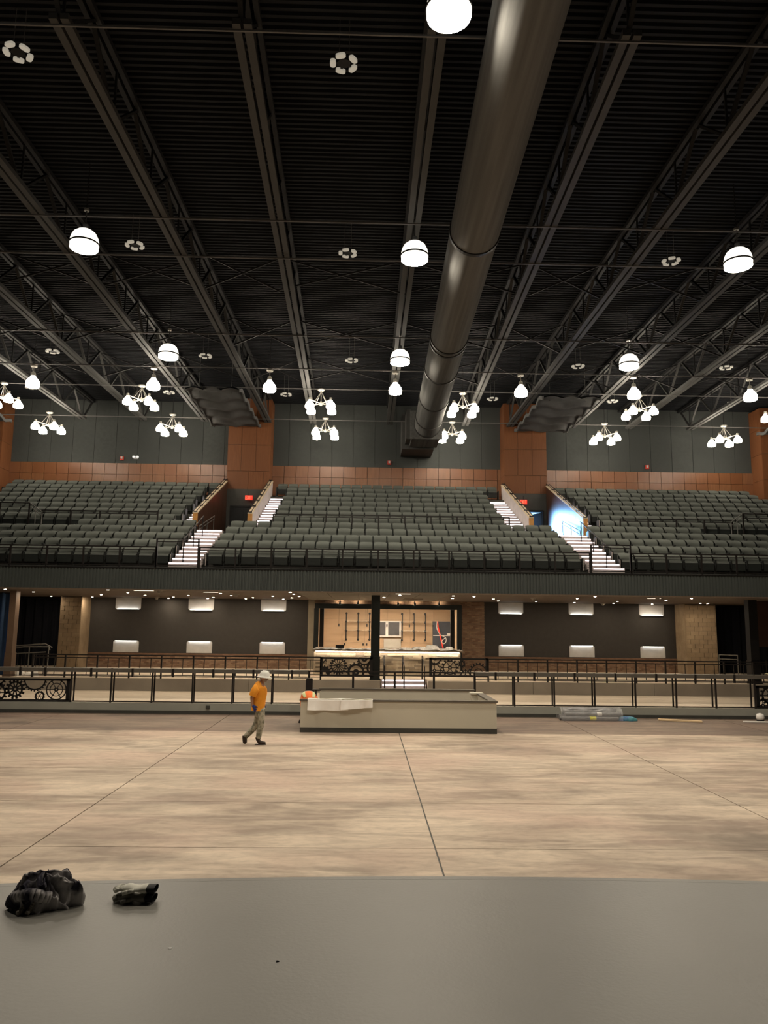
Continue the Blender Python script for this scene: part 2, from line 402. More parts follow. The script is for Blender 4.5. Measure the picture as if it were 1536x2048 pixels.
for y in (24.3, 29.6, 34.0):
    for a in range(len(JX) - 1):
        x0 = JX[a][1]; x1 = JX[a + 1][1]
        NB += 1
        t = thing('cross_brace', 'dark cross brace in the %s joist bay from the left, %s row from the stage' % (ORD[a], {24.3: 'first', 29.6: 'second', 34.0: 'third'}[y]), 'brace', ((x0 + x1) / 2, y, 13.9), 'cross braces')
        part('diagonal', M().bar((x0, y, 13.88), (x1, y + .1, 15.05), .05), STEEL_D, t)
        part('diagonal', M().bar((x0, y + .06, 15.05), (x1, y + .16, 13.88), .05), STEEL_D, t)

# ------------------------------------------------------------------ round duct
DX, DZ, DR = 2.62, 13.0, 0.62
t = thing('round_duct', 'large round grey air duct running under the roof to the back wall', 'duct', (DX, 24, DZ))
part('duct_body', M().tube((DX - .1, 9.03, DZ), (DX + .40, 38.1, DZ), DR, 40, DR + .045, caps=False), DUCT, t, True)
for y in (18.6, 25.9, 26.25, 29.3, 33.2, 36.4, 37.9):
    xx = DX - .1 + .50 * (y - 9.03) / 29.07; rr = DR + .045 * (y - 9.03) / 29.07
    part('duct_band', M().lathe([(rr + .002, -.06), (rr + .032, -.06), (rr + .032, .06), (rr + .002, .06)], (0, 0, 0), 40), DUCTBAND, t, False)
    o = COL.objects[-1]
    o.rotation_euler = (PI / 2, 0, 0); o.location = (xx - DX, y - 24, 0)
    for vtx in o.data.vertices: vtx.co += Vector((DX, 24, DZ))
x0 = DX - .38
part('end_plate', M().box(x0 - .1, x0 + 1.55, 38.08, 38.16, 12.28, 13.75), DUCT, t)
part('plenum', M().box(x0, x0 + 1.45, 38.16, 40.3, 12.36, 13.7), DUCT, t)
part('plenum_collar', M().box(x0 - .4, x0 + 1.3, 40.3, 42.2, 12.25, 14.2).box(x0 - .25, x0, 39.0, 40.3, 12.5, 14.1), mat('dark_plenum', (0.085, 0.084, 0.08), 0.6), t)

# ------------------------------------------------------------------ wavy ceiling panels
def cloud(x0, x1, y0, y1, label):
    zc = 13.45; nu, nv = 24, 32
    def f(u, v):
        x = x0 + (x1 - x0) * u; y = y0 + (y1 - y0) * v
        return (x, y, zc + .20 * abs(math.sin(v * 4.5 * PI + math.sin(u * 2 * PI * 1.5) * .6)) - .1)
    t = thing('ceiling_cloud', label, 'ceiling panel', ((x0 + x1) / 2, (y0 + y1) / 2, zc), 'wavy ceiling panels')
    part('wavy_skin', M().grid(f, nu, nv).grid(lambda u, v: (f(u, v)[0], f(u, v)[1], f(u, v)[2] + .06), nu, nv), CLOUD, t, True)
    for s in (x0 - .03, x1 - .03):
        mm = M()
        for j in range(nv):
            a = f(0 if s < (x0 + x1) / 2 else 1, j / nv); b = f(0 if s < (x0 + x1) / 2 else 1, (j + 1) / nv)
            mm.bar((s + .03, a[1], a[2]), (s + .03, b[1], b[2]), .06, .16)
        part('edge_rib', mm, CLOUD, t)
    for xx, yy in ((x0 + .5, y0 + .8), (x1 - .5, y0 + .8), (x0 + .5, y1 - .8), (x1 - .5, y1 - .8)):
        part('hanger', M().tube((xx, yy, zc), (xx, yy, 15.2), .012, 6), ROD, t)
cloud(-8.35, -5.85, 33.9, 41.0, 'dark wavy acoustic panel hung before the left wood tower')
cloud(8.05, 10.75, 34.2, 41.0, 'dark wavy acoustic panel hung before the right wood tower')
cloud(-21.9, -19.2, 34.0, 40.8, 'dark wavy acoustic panel at the left edge of the photo')
cloud(21.4, 24.1, 34.0, 40.8, 'dark wavy acoustic panel at the right edge of the photo')

# ------------------------------------------------------------------ lamps
def make_dome():
    t = thing('dome_lamp', 'x', 'lamp')
    part('canopy', M().lathe([(.07, -.06), (.07, 0)], n=12, cap0=True, cap1=True), CHROME, t)
    part('hanger', M().tube((0, 0, -.01), (0, 0, 1.36), .012, 6), STEEL_D, t)
    part('stem', M().tube((0, 0, -.62), (0, 0, -.05), .018, 8).tube((0, 0, -.62), (0, 0, -.45), .07, 10), STEEL, t)
    sh = part('shade', M().lathe([(.07, -.60), (.2, -.635), (.29, -.71), (.345, -.82), (.37, -.94), (.372, -1.0), (.362, -1.13)], n=28), E_DG, t, True)
    part('band', M().lathe([(.374, -.98), (.387, -.98), (.387, -1.02), (.374, -1.02)], n=28), STEEL_D, t)
    part('lens', M().lathe([(.366, -1.05), (.25, -1.055), (.001, -1.06)], n=28), E_DL, t, True)
    return t
dome0 = make_dome()
DOMES = [(1.22, 11.25, 'dome lamp at the top edge, nearest the stage'), (1.2, 19.75, 'middle dome lamp hanging left of the big duct'), (1.18, 28.1, 'dome lamp over the hall middle, just before a bell pendant'),
         (-7.65, 19.5, 'dome lamp on the left, large and nearer the stage'), (10.1, 19.7, 'dome lamp near the right edge, large and nearer the stage'),
         (-7.55, 28.0, 'dome lamp on the left, small and farther back'), (9.95, 28.1, 'dome lamp on the right, small and farther back'),
         (-7.7, 11.2, 'dome lamp left of the nearest one, above the frame'), (10.1, 11.2, 'dome lamp right of the nearest one, above the frame')]
for k, (x, y, l) in enumerate(DOMES):
    z = 13.96 - 0.08
    if k == 0:
        dome0.location = (x, y, z); WL[dome0.name] = Vector((x, y, z)); dome0['label'] = 'lit white ' + l; dome0['group'] = 'dome lamps'
    else: copy_tree(dome0, (x, y, z), 'lit white ' + l, 'dome lamps')

def bell(mm, c, s=1.0):
    return mm.lathe([(.085 * s, .02 * s), (.115 * s, -.05 * s), (.185 * s, -.13 * s), (.25 * s, -.22 * s), (.285 * s, -.33 * s), (.285 * s, -.42 * s), (.262 * s, -.48 * s)], c, 22)
def bell_lens(mm, c, s=1.0):
    return mm.lathe([(.262 * s, -.48 * s), (.15 * s, -.51 * s), (.001, -.52 * s)], c, 22)
pen0 = thing('bell_pendant', 'x', 'lamp')
part('canopy', M().lathe([(.13, -.1), (.14, -.08), (.14, 0)], n=16, cap0=True, cap1=True), CHROME, pen0)
part('hanger', M().tube((0, 0, -.01), (0, 0, 1.47), .012, 6), STEEL_D, pen0)
part('rod', M().tube((0, 0, -.38), (0, 0, -.08), .016, 8), CHROME, pen0)
part('socket', M().lathe([(.05, -.32), (.09, -.36), (.1, -.5), (.08, -.52)], n=14, cap0=True, cap1=True), CHROME, pen0)
part('shade', bell(M(), (0, 0, -.5)), E_BG, pen0, True)
part('rim', M().lathe([(.282, -.90), (.292, -.90), (.292, -.925), (.282, -.925)], n=22), STEEL_D, pen0)
part('lens', bell_lens(M(), (0, 0, -.5)), E_BL, pen0)
for k, (x, l) in enumerate(((-14.3, 'leftmost of its row'), (-9.2, 'second from the left in its row'), (-4.25, 'before the left wood tower'), (1.15, 'in the middle under the central joist'),
                            (6.58, 'before the right wood tower'), (11.5, 'second from the right in its row'), (16.6, 'rightmost of its row'))):
    lab = 'single lit bell-shaped glass pendant lamp, ' + l; loc = (x, 32.0, 13.74)
    if k == 0:
        pen0.location = loc; WL[pen0.name] = Vector(loc); pen0['label'] = lab; pen0['group'] = 'single bell pendants'
    else: copy_tree(pen0, loc, lab, 'single bell pendants')

ch0 = thing('chandelier', 'x', 'chandelier')
part('canopy', M().lathe([(.02, -.12), (.12, -.09), (.17, -.05), (.17, 0)], n=18, cap0=True, cap1=True), CHROME, ch0)
part('hanger', M().tube((0, 0, -.01), (0, 0, 1.48), .012, 6), STEEL_D, ch0)
part('hub', M().lathe([(.001, -.80), (.06, -.78), (.06, -.62), (.03, -.58)], n=12), CHROME, ch0)
part('stem', M().tube((0, 0, -.62), (0, 0, -.1), .014, 8), CHROME, ch0)
for a in range(4):
    t_ = PI / 4 + a * PI / 2; cx, cy = .68 * math.cos(t_), .68 * math.sin(t_)
    part('arm', M().bar((0, 0, -.70), (cx, cy, -.62), .035).bar((cx * .55, cy * .55, -.655), (0, 0, -.1), .022), CHROME, ch0)
    sh = part('shade', bell(M(), (cx, cy, -.68), .74), E_SG, ch0, True)
    part('socket', M().tube((cx, cy, -.70), (cx, cy, -.54), .06, 10), CHROME, sh)
    part('lens', bell_lens(M(), (cx, cy, -.68), .74), E_SL, sh)
CH = [(-16.75, 34.6, 'at the left edge of the nearer row'), (-10.45, 34.6, 'second from the left in the nearer row'), (-2.2, 34.7, 'left of the middle in the nearer row'), (4.42, 34.8, 'hanging before the duct end in the nearer row'),
      (12.7, 34.7, 'right of the right wood tower, nearer row'), (19.4, 34.7, 'at the right edge of the nearer row'),
      (-16.65, 39.5, 'leftmost of the farther row'), (-10.25, 39.5, 'farther row, left of the left wood tower'), (-2.25, 39.7, 'left of the middle in the farther row'), (4.5, 40.0, 'farther row, just right of the duct end'),
      (12.65, 39.8, 'farther row, right of the right wood tower'), (19.1, 39.8, 'rightmost of the farther row')]
for k, (x, y, l) in enumerate(CH):
    lab = 'lit four-shade chandelier, ' + l; loc = (x, y, 13.73)
    if k == 0:
        ch0.location = loc; WL[ch0.name] = Vector(loc); ch0['label'] = lab; ch0['group'] = 'four-shade chandeliers'
    else: copy_tree(ch0, loc, lab, 'four-shade chandeliers')

rg0 = thing('ring_lamp', 'x', 'lamp')
part('hub', M().lathe([(.13, .0), (.13, .1)], n=16, cap0=True, cap1=True), BLACK, rg0)
part('hanger', M().tube((-.1, 0, .1), (-.1, 0, 1.01), .008, 6).tube((.1, 0, .1), (.1, 0, 1.01), .008, 6), ROD, rg0)
for a in range(5):
    t_ = PI / 2 + a * 2 * PI / 5 + .35; c, s = math.cos(t_), math.sin(t_)
    hd = part('lamp_head', M().bar((c * .1, s * .1, .03), (c * .2, s * .2, .03), .05), BLACK, rg0)
    q = []
    for i in range(12):
        b = 2 * PI * i / 12; u, v = .105 * math.copysign(abs(math.cos(b)) ** .7, math.cos(b)), .06 * math.copysign(abs(math.sin(b)) ** .7, math.sin(b))
        q.append((c * .225 - s * u + c * v, s * .225 + c * u + s * v))
    part('lens', M().prism(q, 'z', -.02, .03), E_PETAL, hd)
RG = [(-7.15, 14.15, 'at the left top corner, nearest the stage'), (-.6, 14.2, 'at the top left of the middle joist, nearest the stage'), (-7.15, 22.1, 'beside the large left dome lamp'),
      (-.7, 22.3, 'left of the middle dome lamp'), (9.35, 22.35, 'beside the large right dome lamp'), (-13.4, 31.6, 'above the leftmost bell pendant'), (-7.0, 31.8, 'right of the small left dome lamp'),
      (-.75, 32.0, 'left of the middle bell pendant'), (9.15, 32.2, 'left of the small right dome lamp'), (15.6, 32.0, 'above left of the rightmost bell pendant'), (-16.5, 36.8, 'below the leftmost bell pendant'),
      (-9.9, 37.2, 'behind the left nearer chandelier'), (-4.1, 37.2, 'below the pendant at the left wood tower'), (6.23, 37.3, 'below the pendant at the right wood tower'), (12.3, 37.3, 'behind the chandelier right of the right tower'),
      (18.4, 37.2, 'at the far right below the rightmost pendant')]
for k, (x, y, l) in enumerate(RG):
    lab = 'black five-lens ring lamp, ' + l; loc = (x, y, 14.2)
    if k == 0:
        rg0.location = loc; WL[rg0.name] = Vector(loc); rg0['label'] = lab; rg0['group'] = 'five-lens ring lamps'
    else: copy_tree(rg0, loc, lab, 'five-lens ring lamps')

# ------------------------------------------------------------------ balcony
RISE = 0.39
def zf(i): return 4.87 + RISE * (i - 1)
VOM = ((-7.55, -5.25), (7.45, 9.75))
bl = struct('floor_balcony')
part('terrace', M().box(-22, 24, 27.6, 29.25, 4.3, 4.87), TERR, bl)
for i in range(2, 6): part('terrace', M().box(-22, 24, 28.25 + i - 1, 29.25 + i - 1, zf(i) - .9, zf(i)), TERR, bl)
for i in range(6, 14):
    for x0, x1 in ((-22, VOM[0][0] - .05), (VOM[0][1] + .05, VOM[1][0] - .05), (VOM[1][1] + .05, 24)):
        part('terrace', M().box(x0, x1, 28.25 + i - 1, 29.25 + i - 1 + (.95 if i == 13 else 0), zf(i) - .9, zf(i)), TERR, bl)
for x0, x1 in VOM: part('entry_floor', M().box(x0, x1, 33.25, 42.2, 6.3, 6.80), TERR, bl)
fa = struct('wall_balcony_front')
m = M(); pts = []; x = -21.0
while x < 23: pts += [(x, 27.5), (x + .052, 27.5), (x + .062, 27.53), (x + .104, 27.53)]; x += .114
n = len(pts); m.add([(a, b, 4.06) for a, b in pts] + [(a, b, 4.80) for a, b in pts], [(i, i + 1, n + i + 1, n + i) for i in range(n - 1)])
part('ribbed_cladding', m, FASCIA, fa)
part('top_cap', M().box(-21, 23, 27.47, 27.7, 4.80, 4.84), BLACK, fa)
part('bottom_trim', M().box(-21, 23, 27.47, 27.62, 4.02, 4.065), mat('bronze_edge', (0.16, 0.115, 0.08), 0.5), fa)
sf = struct('ceiling_under_balcony')
part('soffit', M().box(-22, -2.6, 27.6, 42.3, 4.06, 4.3).box(3.2, 24, 27.6, 42.3, 4.06, 4.3).box(-2.6, 3.2, 27.6, 28.3, 4.06, 4.3).box(-2.6, 3.2, 36.8, 42.3, 4.06, 4.3).box(-2.6, 3.2, 28.3, 36.8, 4.075, 4.3), SOFFIT, sf)
for a in range(5):
    for b in range(7): part('ceiling_tile', M().box(-2.58 + a * 1.155 + .02, -2.58 + (a + 1) * 1.155 - .02, 28.32 + b * 1.21 + .02, 28.32 + (b + 1) * 1.21 - .02, 4.055, 4.075), TILE, sf)

# seats: one kind, 300 placed singly, the rest joined as stuff
def seat_geo():
    """meshes in the seat's own frame: x along the row, faces -y (the stage), z up from its terrace"""
    back = M()
    def bf(u, v, dy=0):
        x = (u - .5) * .52; zz = .40 + .46 * v - .022 * abs(2 * u - 1) ** 3 * v
        yy = -.05 + .02 * v + .17 * max(0, (v - .66) / .34) ** 1.5 + .045 * (1 - (2 * u - 1) ** 2) + (-.02 if 0 < v < 1 else .0) + dy
        return (x, yy - .03, zz)
    back.grid(lambda u, v: bf(u, v), 5, 6)
    def lip(u, v): a = bf(u, 1); return (a[0], a[1] + v * .07, a[2] + .012 * math.sin(PI * v))
    back.grid(lip, 5, 2)
    for uu in (0, 1):
        a, b = bf(uu, 0), bf(uu, 1); back.add([a, b, (b[0], b[1] + .07, b[2]), (a[0], a[1] + .2, a[2])], [(0, 1, 2, 3)])
    back.grid(lambda u, v: (bf(u, v)[0], bf(u, v)[1] + .2 - .13 * v, bf(u, v)[2]), 5, 1)
    seat = M().prism([(-.07, .30), (-.24, .27), (-.275, .50), (-.245, .565), (-.15, .575), (-.06, .52)], 'x', -.235, .235)
    pan = M().prism([(-.245, .20), (-.268, .22), (-.292, .49), (-.277, .50)], 'x', -.24, .24)
    arm = M().box(-.305, -.265, -.17, -.05, 0, .5).box(-.315, -.255, -.32, .02, .56, .60).prism([(-.30, .3), (-.33, .57), (-.05, .57), (-.05, .3)], 'x', -.302, -.268)
    ft = M().box(-.31, -.26, -.22, .03, .0, .035)
    return back, seat, pan, arm, ft
GB, GS, GP, GA, GF = seat_geo()
ME = {'backrest': GB.mesh('backrest', FABRIC, True), 'seat': GS.mesh('seat', FABRIC), 'seat_shell': GP.mesh('seat_shell', SEATPAN),
      'armrest': GA.mesh('armrest', SEATARM), 'foot': GF.mesh('foot', CHROME)}
ENDP = M().prism([(-.33, .05), (-.33, .57), (.03, .57), (.03, .05)], 'x', -.02, .02).mesh('end_panel', SEATARM)
ENDL = M().box(-.012, .012, -.36, -.325, .12, .55).mesh('lit_end_strip', SEATEND)  # pale strip whose colour stands for step light caught on row ends
rows = []                                           # (row, section, x positions, pitch)
for i in range(1, 14):
    if i == 1: secs = [('middle', -5.92, 8.12, 23), ('left', -16.3, -7.28, 15), ('right', 9.58, 18.6, 15)]
    elif i <= 5:
        nm = 25 if i < 4 else 24
        c0 = -5.92 + .02 * (i - 2)
        L0 = -12.35 if i == 5 else -16.4
        R1 = 14.6 if i == 5 else 18.8
        secs = [('middle', c0, 8.15 - .03 * (i - 2), nm), ('left', L0, -7.32, round((-7.32 - L0) / .573)), ('right', 9.6, R1, round((R1 - 9.6) / .573))]
    else:
        o_ = .14 if i % 2 else -.14
        if i == 13: secs = [('middle', -4.82, 7.05, 21), ('left', -18.98, -7.92, 19), ('right', 10.2, 20.9, 19)]
        else: secs = [('middle', -4.18 + o_ * .3, 6.2 + o_ * .3, 18), ('left', -18.7 + o_, -8.42 + o_ * .4, 18), ('right', 10.62 + o_ * .4, 21.0 + o_, 18)]
    for s, a, b, n in secs:
        pt = (b - a) / n
        for k in range(n): rows.append((i, s, k, n, a + pt * (k + .5), pt))
def seat_visible(i, x):
    y = 28 + i
    return -13.7 * y / 29 * 1.0 - .2 < x - .018 * y < 14.9 * y / 29 + .6
cand = sorted([r for r in rows if seat_visible(r[0], r[4])], key=lambda r: (r[0], abs(r[4] - 1.1)))
single = set((r[0], r[1], r[2]) for r in cand[:300])
stuff = {k: M() for k in ('b', 's', 'a')}
for (i, s, k, n, x, pt) in rows:
    y = 28.0 + i + .02; z = zf(i); sc = pt / .585
    key = (i, s, k)
    if key in single:
        end = 'left' if k < n / 2 else 'right'
        num = ORD[k] if end == 'left' else ORD[n - 1 - k]
        lab = 'grey folding seat, %s balcony row, %s section, %s from its %s end' % (ORD[i - 1], s, num, end)
        t = thing('theatre_seat', lab, 'seat', (x, y, z), 'balcony seats, row %s, %s section' % (ORD[i - 1], s))
        for nme, me in ME.items():
            o = bpy.data.objects.new(nme, me); COL.objects.link(o); o.parent = t; o.scale = (sc, 1, 1)
        if k == n - 1:
            o = bpy.data.objects.new('armrest', ME['armrest']); COL.objects.link(o); o.parent = t; o.location = (pt, 0, 0)
        if k in (0, n - 1):
            ex = (-.5 if k == 0 else .5) * pt + (-.03 if k == 0 else .03)
            for nme, me in (('end_panel', ENDP), ('lit_end_strip', ENDL)):
                o = bpy.data.objects.new(nme, me); COL.objects.link(o); o.parent = t; o.location = (ex, 0, 0)
    else:
        for kk, gs in (('b', (GB,)), ('s', (GS,)), ('a', (GP, GA))):
            for g in gs: stuff[kk].add([(x + a * sc, y + b, z + c) for a, b, c in g.v], g.f)
        if k in (0, n - 1):
            ex = x + ((-.5 if k == 0 else .5) * pt + (-.03 if k == 0 else .03))
            stuff['a'].box(ex - .02, ex + .02, y - .33, y + .03, z + .05, z + .57)
allm = M()
for mi, kk in enumerate('bsa'): allm.m = mi; allm.add(stuff[kk].v, stuff[kk].f)
o = link('theatre_seats', allm.mesh('theatre_seats', [FABRIC, FABRIC, SEATARM]))
o['kind'] = 'stuff'; o['label'] = 'rows of grey-green tip-up seats filling the upper back of the balcony'; o['category'] = 'seats'

# aisle stairs with LED nosings
def stairs(name, label, x0a, x1a, x0b, x1b, y0, z0, nstep, tread, rise, led=True):
    t = thing(name, label, 'stairs', ((x0a + x1a) / 2, y0, z0), 'balcony aisle stairs' if 'balcony' in label else None)
    for k in range(nstep):
        f = k / max(1, nstep - 1); xa = x0a + (x0b - x0a) * f; xb = x1a + (x1b - x1a) * f
        y = y0 + k * tread; z = z0 + (k + 1) * rise
        sp = part('step', M().box(xa, xb, y, y + tread + .02, z - rise - .02, z - .0), STEP, t)
        if led: part('step_light', M().box(xa + .03, xb - .03, y - .02, y - .002, z - .055, z - .02), E_STEP, sp)
    return t
stairs('aisle_stairs', 'brightly lit pale lower balcony stairs left of the middle seats', -7.12, -6.04, -7.22, -6.12, 27.9, 4.87, 10, .53, .195)
stairs('aisle_stairs', 'brightly lit pale lower balcony stairs right of the middle seats', 8.28, 9.45, 8.32, 9.5, 27.9, 4.87, 10, .53, .195)
stairs('aisle_stairs', 'brightly lit upper balcony stairs beside the left entry wall, middle section side', -5.04, -4.3, -5.04, -4.3, 33.7, 6.82, 13, .5, .195)
stairs('aisle_stairs', 'brightly lit upper balcony stairs beside the right entry wall, middle section side', 6.3, 7.26, 6.3, 7.26, 33.7, 6.82, 13, .5, .195)
stairs('aisle_stairs', 'lit upper balcony stairs between the left section and its wooden entry wall', -8.26, -7.75, -8.26, -7.75, 33.7, 6.82, 13, .5, .195)
stairs('aisle_stairs', 'lit upper balcony stairs between the right section and its wooden entry wall', 9.95, 10.45, 9.95, 10.45, 33.7, 6.82, 13, .5, .195)
stairs('aisle_stairs', 'lit balcony stairs at the left edge of the photo', -19.9, -19.1, -19.9, -19.1, 33.7, 6.82, 13, .5, .195)
stairs('aisle_stairs', 'lit balcony stairs at the right edge of the photo', 21.25, 22, 21.25, 22, 33.7, 6.82, 13, .5, .195)

# wooden entry walls (parapets) of the two balcony entries
def parapet(x0, x1, label, side):
    t = thing('entry_wall', label, 'wall', ((x0 + x1) / 2, 37, 6.8), 'balcony entry walls')
    yb, ye = 34.0, 41.0; zt0, zt1 = 7.72, 10.46
    n = 6
    for k in range(n):
        a, b = yb + .12 + (ye - yb - .12) * k / n + .004, yb + .12 + (ye - yb - .12) * (k + 1) / n - .004
        za, zb_ = [zt0 + (zt1 - zt0) * (q - yb) / (ye - yb) for q in (a, b)]
        part('wood_panel', M().prism([(a, 6.3), (b, 6.3), (b, zb_), (a, za)], 'x', x0, x1), WOODD, t)
    xf = x1 + .004 if side > 0 else x0 - .004
    part('pale_face', M().prism([(yb + .12, 6.8), (ye, 6.8), (ye, zt1 - .03), (yb + .12, zt0 + .02)], 'x', xf - .012, xf + .012), PALESIDE, t)  # thin pale pinkish facing on the parapet's stair side
    part('end_post', M().box(x0 - .02, x1 + .02, yb, yb + .12, 6.4, zt0), OAK, t)
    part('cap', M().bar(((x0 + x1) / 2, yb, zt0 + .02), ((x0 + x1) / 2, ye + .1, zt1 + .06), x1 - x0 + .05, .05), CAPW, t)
    part('cap_rail', M().bar((x1 - .02, yb, zt0 + .12), (x1 - .02, ye, zt1 + .15), .02, .03).bar((x0 + .02, yb, zt0 + .12), (x0 + .02, ye, zt1 + .15), .02, .03), RAILD, t)
    for k in range(7):
        f = k / 6; part('rail_bracket', M().bar((x0, yb + .05 + (ye - yb - .1) * f, zt0 + .09 + (zt1 - zt0) * f), (x1, yb + .05 + (ye - yb - .1) * f, zt0 + .09 + (zt1 - zt0) * f), .05, .05), RAILD, t)
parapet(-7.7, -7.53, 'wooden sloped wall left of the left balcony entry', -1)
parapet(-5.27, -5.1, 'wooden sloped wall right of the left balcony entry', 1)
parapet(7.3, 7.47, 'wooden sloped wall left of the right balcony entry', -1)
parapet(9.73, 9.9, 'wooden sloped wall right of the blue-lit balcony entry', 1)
# back walls of the entries with doors
for k, (x0, x1) in enumerate(VOM):
    wl = struct('wall_entry_%d' % (k + 1)); dx0, dx1 = (x0 + .25, x0 + 1.65) if k == 0 else (x0 + 1.0, x0 + 2.1)
    part('lintel', M().box(x0, x1, 41.0, 41.1, 9.12, 10.06), CURBBASE, wl)
    part('jamb_panel', M().box(x0, dx0, 41.0, 41.1, 6.8, 9.12), CURBBASE, wl)
    part('jamb_panel', M().box(dx1, x1, 41.0, 41.1, 6.8, 9.12), CURBBASE, wl)
    d = struct('door_%d' % (k + 1), label='dark closed double door of the left balcony entry' if k == 0 else 'door of the right entry, open to blue daylight')
    part('frame', M().box(dx0 - .04, dx0 + .04, 40.97, 41.12, 6.8, 9.14).box(dx1 - .04, dx1 + .04, 40.97, 41.12, 6.8, 9.14).box(dx0, dx1, 40.97, 41.12, 9.08, 9.16), STEEL_D, d)
    if k == 0:
        mid = (dx0 + dx1) / 2
        for a, b in ((dx0 + .04, mid - .005), (mid + .005, dx1 - .04)):
            lf = part('leaf', M().box(a, b, 41.02, 41.07, 6.82, 9.08), BLACK, d)
            part('push_bar', M().box(a + .05, b - .05, 40.96, 41.0, 7.8, 7.86), STEEL_D, lf)
    else:
        lf = part('leaf', M().bar((dx1 - .05, 41.1, 7.95), (dx1 - .42, 42.0, 7.95), .05, 2.2), STEEL, d)
        part('push_bar', M().bar((dx1 - .13, 41.2, 7.85), (dx1 - .44, 41.95, 7.85), .05, .05), CHROME, lf)
wn = struct('daylight_panel', label='glowing panel standing for daylight behind the open right entry door')
part('pane', M().box(8.2, 9.7, 42.16, 42.2, 6.9, 9.2), E_DAY, wn)  # added glowing plane standing for the daylight beyond the door
ld = bpy.data.lights.new('daylight', 'AREA'); ld.shape = 'RECTANGLE'; ld.size = 0.9; ld.size_y = 2.0; ld.spread = math.radians(95); ld.energy = 190; ld.color = (0.24, 0.54, 1.0)
lo = bpy.data.objects.new('daylight_from_entry_door', ld); COL.objects.link(lo); lo.location = (8.75, 41.0, 7.95); lo.rotation_euler = (-PI / 2, 0, 0)
lo.rotation_euler = Vector((.4, -1, -.22)).to_track_quat('-Z', 'Z').to_euler()

def exit_sign(x, y, z, label):
    t = thing('exit_sign', label, 'sign', (x, y, z), 'exit signs')
    part('housing', M().box(x - .2, x + .2, y, y + .06, z - .12, z + .12), mat('exit_face', (0.30, 0.03, 0.02), 0.5, emit=0.8, ecol=(1, .05, .03)), t)
    part('hanger', M().box(x - .02, x + .02, y + .02, y + .04, z + .12, z + .32), STEEL_D, t)
    mm = M(); h = .085; wd = .022; y0 = y - .012
    def b2(a, b): mm.bar((a[0], y0, a[1]), (b[0], y0, b[1]), wd, .012, (0, 1, 0))
    for cx, segs in ((-.135, [((-.03, -h), (-.03, h)), ((-.03, h), (.03, h)), ((-.03, 0), (.025, 0)), ((-.03, -h), (.03, -h))]), (-.04, [((-.035, -h), (.035, h)), ((-.035, h), (.035, -h))]),
                     (.04, [((0, -h), (0, h))]), (.12, [((0, -h), (0, h)), ((-.04, h), (.04, h))])):
        for a, b in segs: b2((x + cx + a[0], z + a[1]), (x + cx + b[0], z + b[1]))
    part('letters', mm, E_EXIT, t)
exit_sign(-6.3, 40.7, 9.55, 'red lit EXIT sign over the left balcony entry door')
exit_sign(8.42, 40.7, 9.55, 'red lit EXIT sign over the right balcony entry door')

# ------------------------------------------------------------------ balcony rails
def rail(name, label, x0, x1, y, z0, h, npost, second=.11, cables=0, group='balcony rails', th=.045, ends=True):
    t = thing(name, label, 'railing', ((x0 + x1) / 2, y, z0), group)
    part('top_rail', M().box(x0, x1, y - th / 2, y + th / 2, z0 + h - th, z0 + h), RAILD, t)
    if second: part('second_rail', M().box(x0, x1, y - .018, y + .018, z0 + h - second - .03, z0 + h - second), RAILD, t)
    part('bottom_rail', M().box(x0, x1, y - .018, y + .018, z0 + .06, z0 + .095), RAILD, t)
    for k in range(npost + 1):
        x = x0 + (x1 - x0) * k / npost; part('post', M().box(x - .028, x + .028, y - .028, y + .028, z0, z0 + h - .01), RAILD, t)
    for k in range(cables):
        z = z0 + .12 + (h - second - .2) * (k + .5) / cables
        part('cable', M().box(x0, x1, y - .004, y + .004, z, z + .007), RAILD, t)
    return t
rail('guard_rail', 'black guard rail on the balcony front before the middle seats', -5.95, 8.1, 27.62, 4.84, .76, 11, cables=7)
rail('guard_rail', 'black guard rail on the balcony front before the left seats', -16.5, -7.5, 27.62, 4.84, .76, 7, cables=7)
rail('guard_rail', 'black guard rail on the balcony front before the right seats', 9.6, 18.6, 27.62, 4.84, .76, 7, cables=7)
rail('guard_rail', 'taller black guard rail at the foot of the left aisle stairs', -7.48, -6.0, 27.62, 4.84, 1.05, 1)
rail('guard_rail', 'taller black guard rail at the foot of the right aisle stairs', 8.15, 9.58, 27.62, 4.84, 1.05, 1)
rail('cross_rail', 'long black rail across the middle seats at the sixth row', -4.08, 6.28, 33.45, 6.82, .86, 9, second=.12)
rail('cross_rail', 'black rail across the left seats behind the fifth row', -14.1, -9.1, 33.45, 6.82, .88, 4, second=.12)
rail('cross_rail', 'black rail across the right seats behind the fifth row', 11.2, 16.2, 33.45, 6.82, .88, 4, second=.12)
rail('cross_rail', 'raised black rail round the platform among the left seats', -18.5, -14.7, 33.55, 6.9, 1.12, 3, second=.2)
rail('cross_rail', 'raised black rail round the platform among the right seats', 16.75, 20.3, 33.55, 6.9, 1.12, 3, second=.2)
for sx, lab in ((-14.7, 'short sloped grey rail at the left seat platform corner'), (16.75, 'short sloped grey rail at the right seat platform corner')):
    s = 1 if sx < 0 else -1
    t = thing('sloped_rail', lab, 'railing', (sx, 33.5, 6.9), 'platform corner rails')
    part('handrail', M().path([(sx, 33.6, 8.0), (sx + s * .62, 33.4, 7.6), (sx + s * .62, 33.4, 6.85)], .022).path([(sx, 33.6, 7.85), (sx + s * .6, 33.4, 7.45)], .02), GREYRAIL, t)
    part('post', M().tube((sx + s * .3, 33.5, 6.85), (sx + s * .3, 33.5, 7.8), .02, 8), GREYRAIL, t)
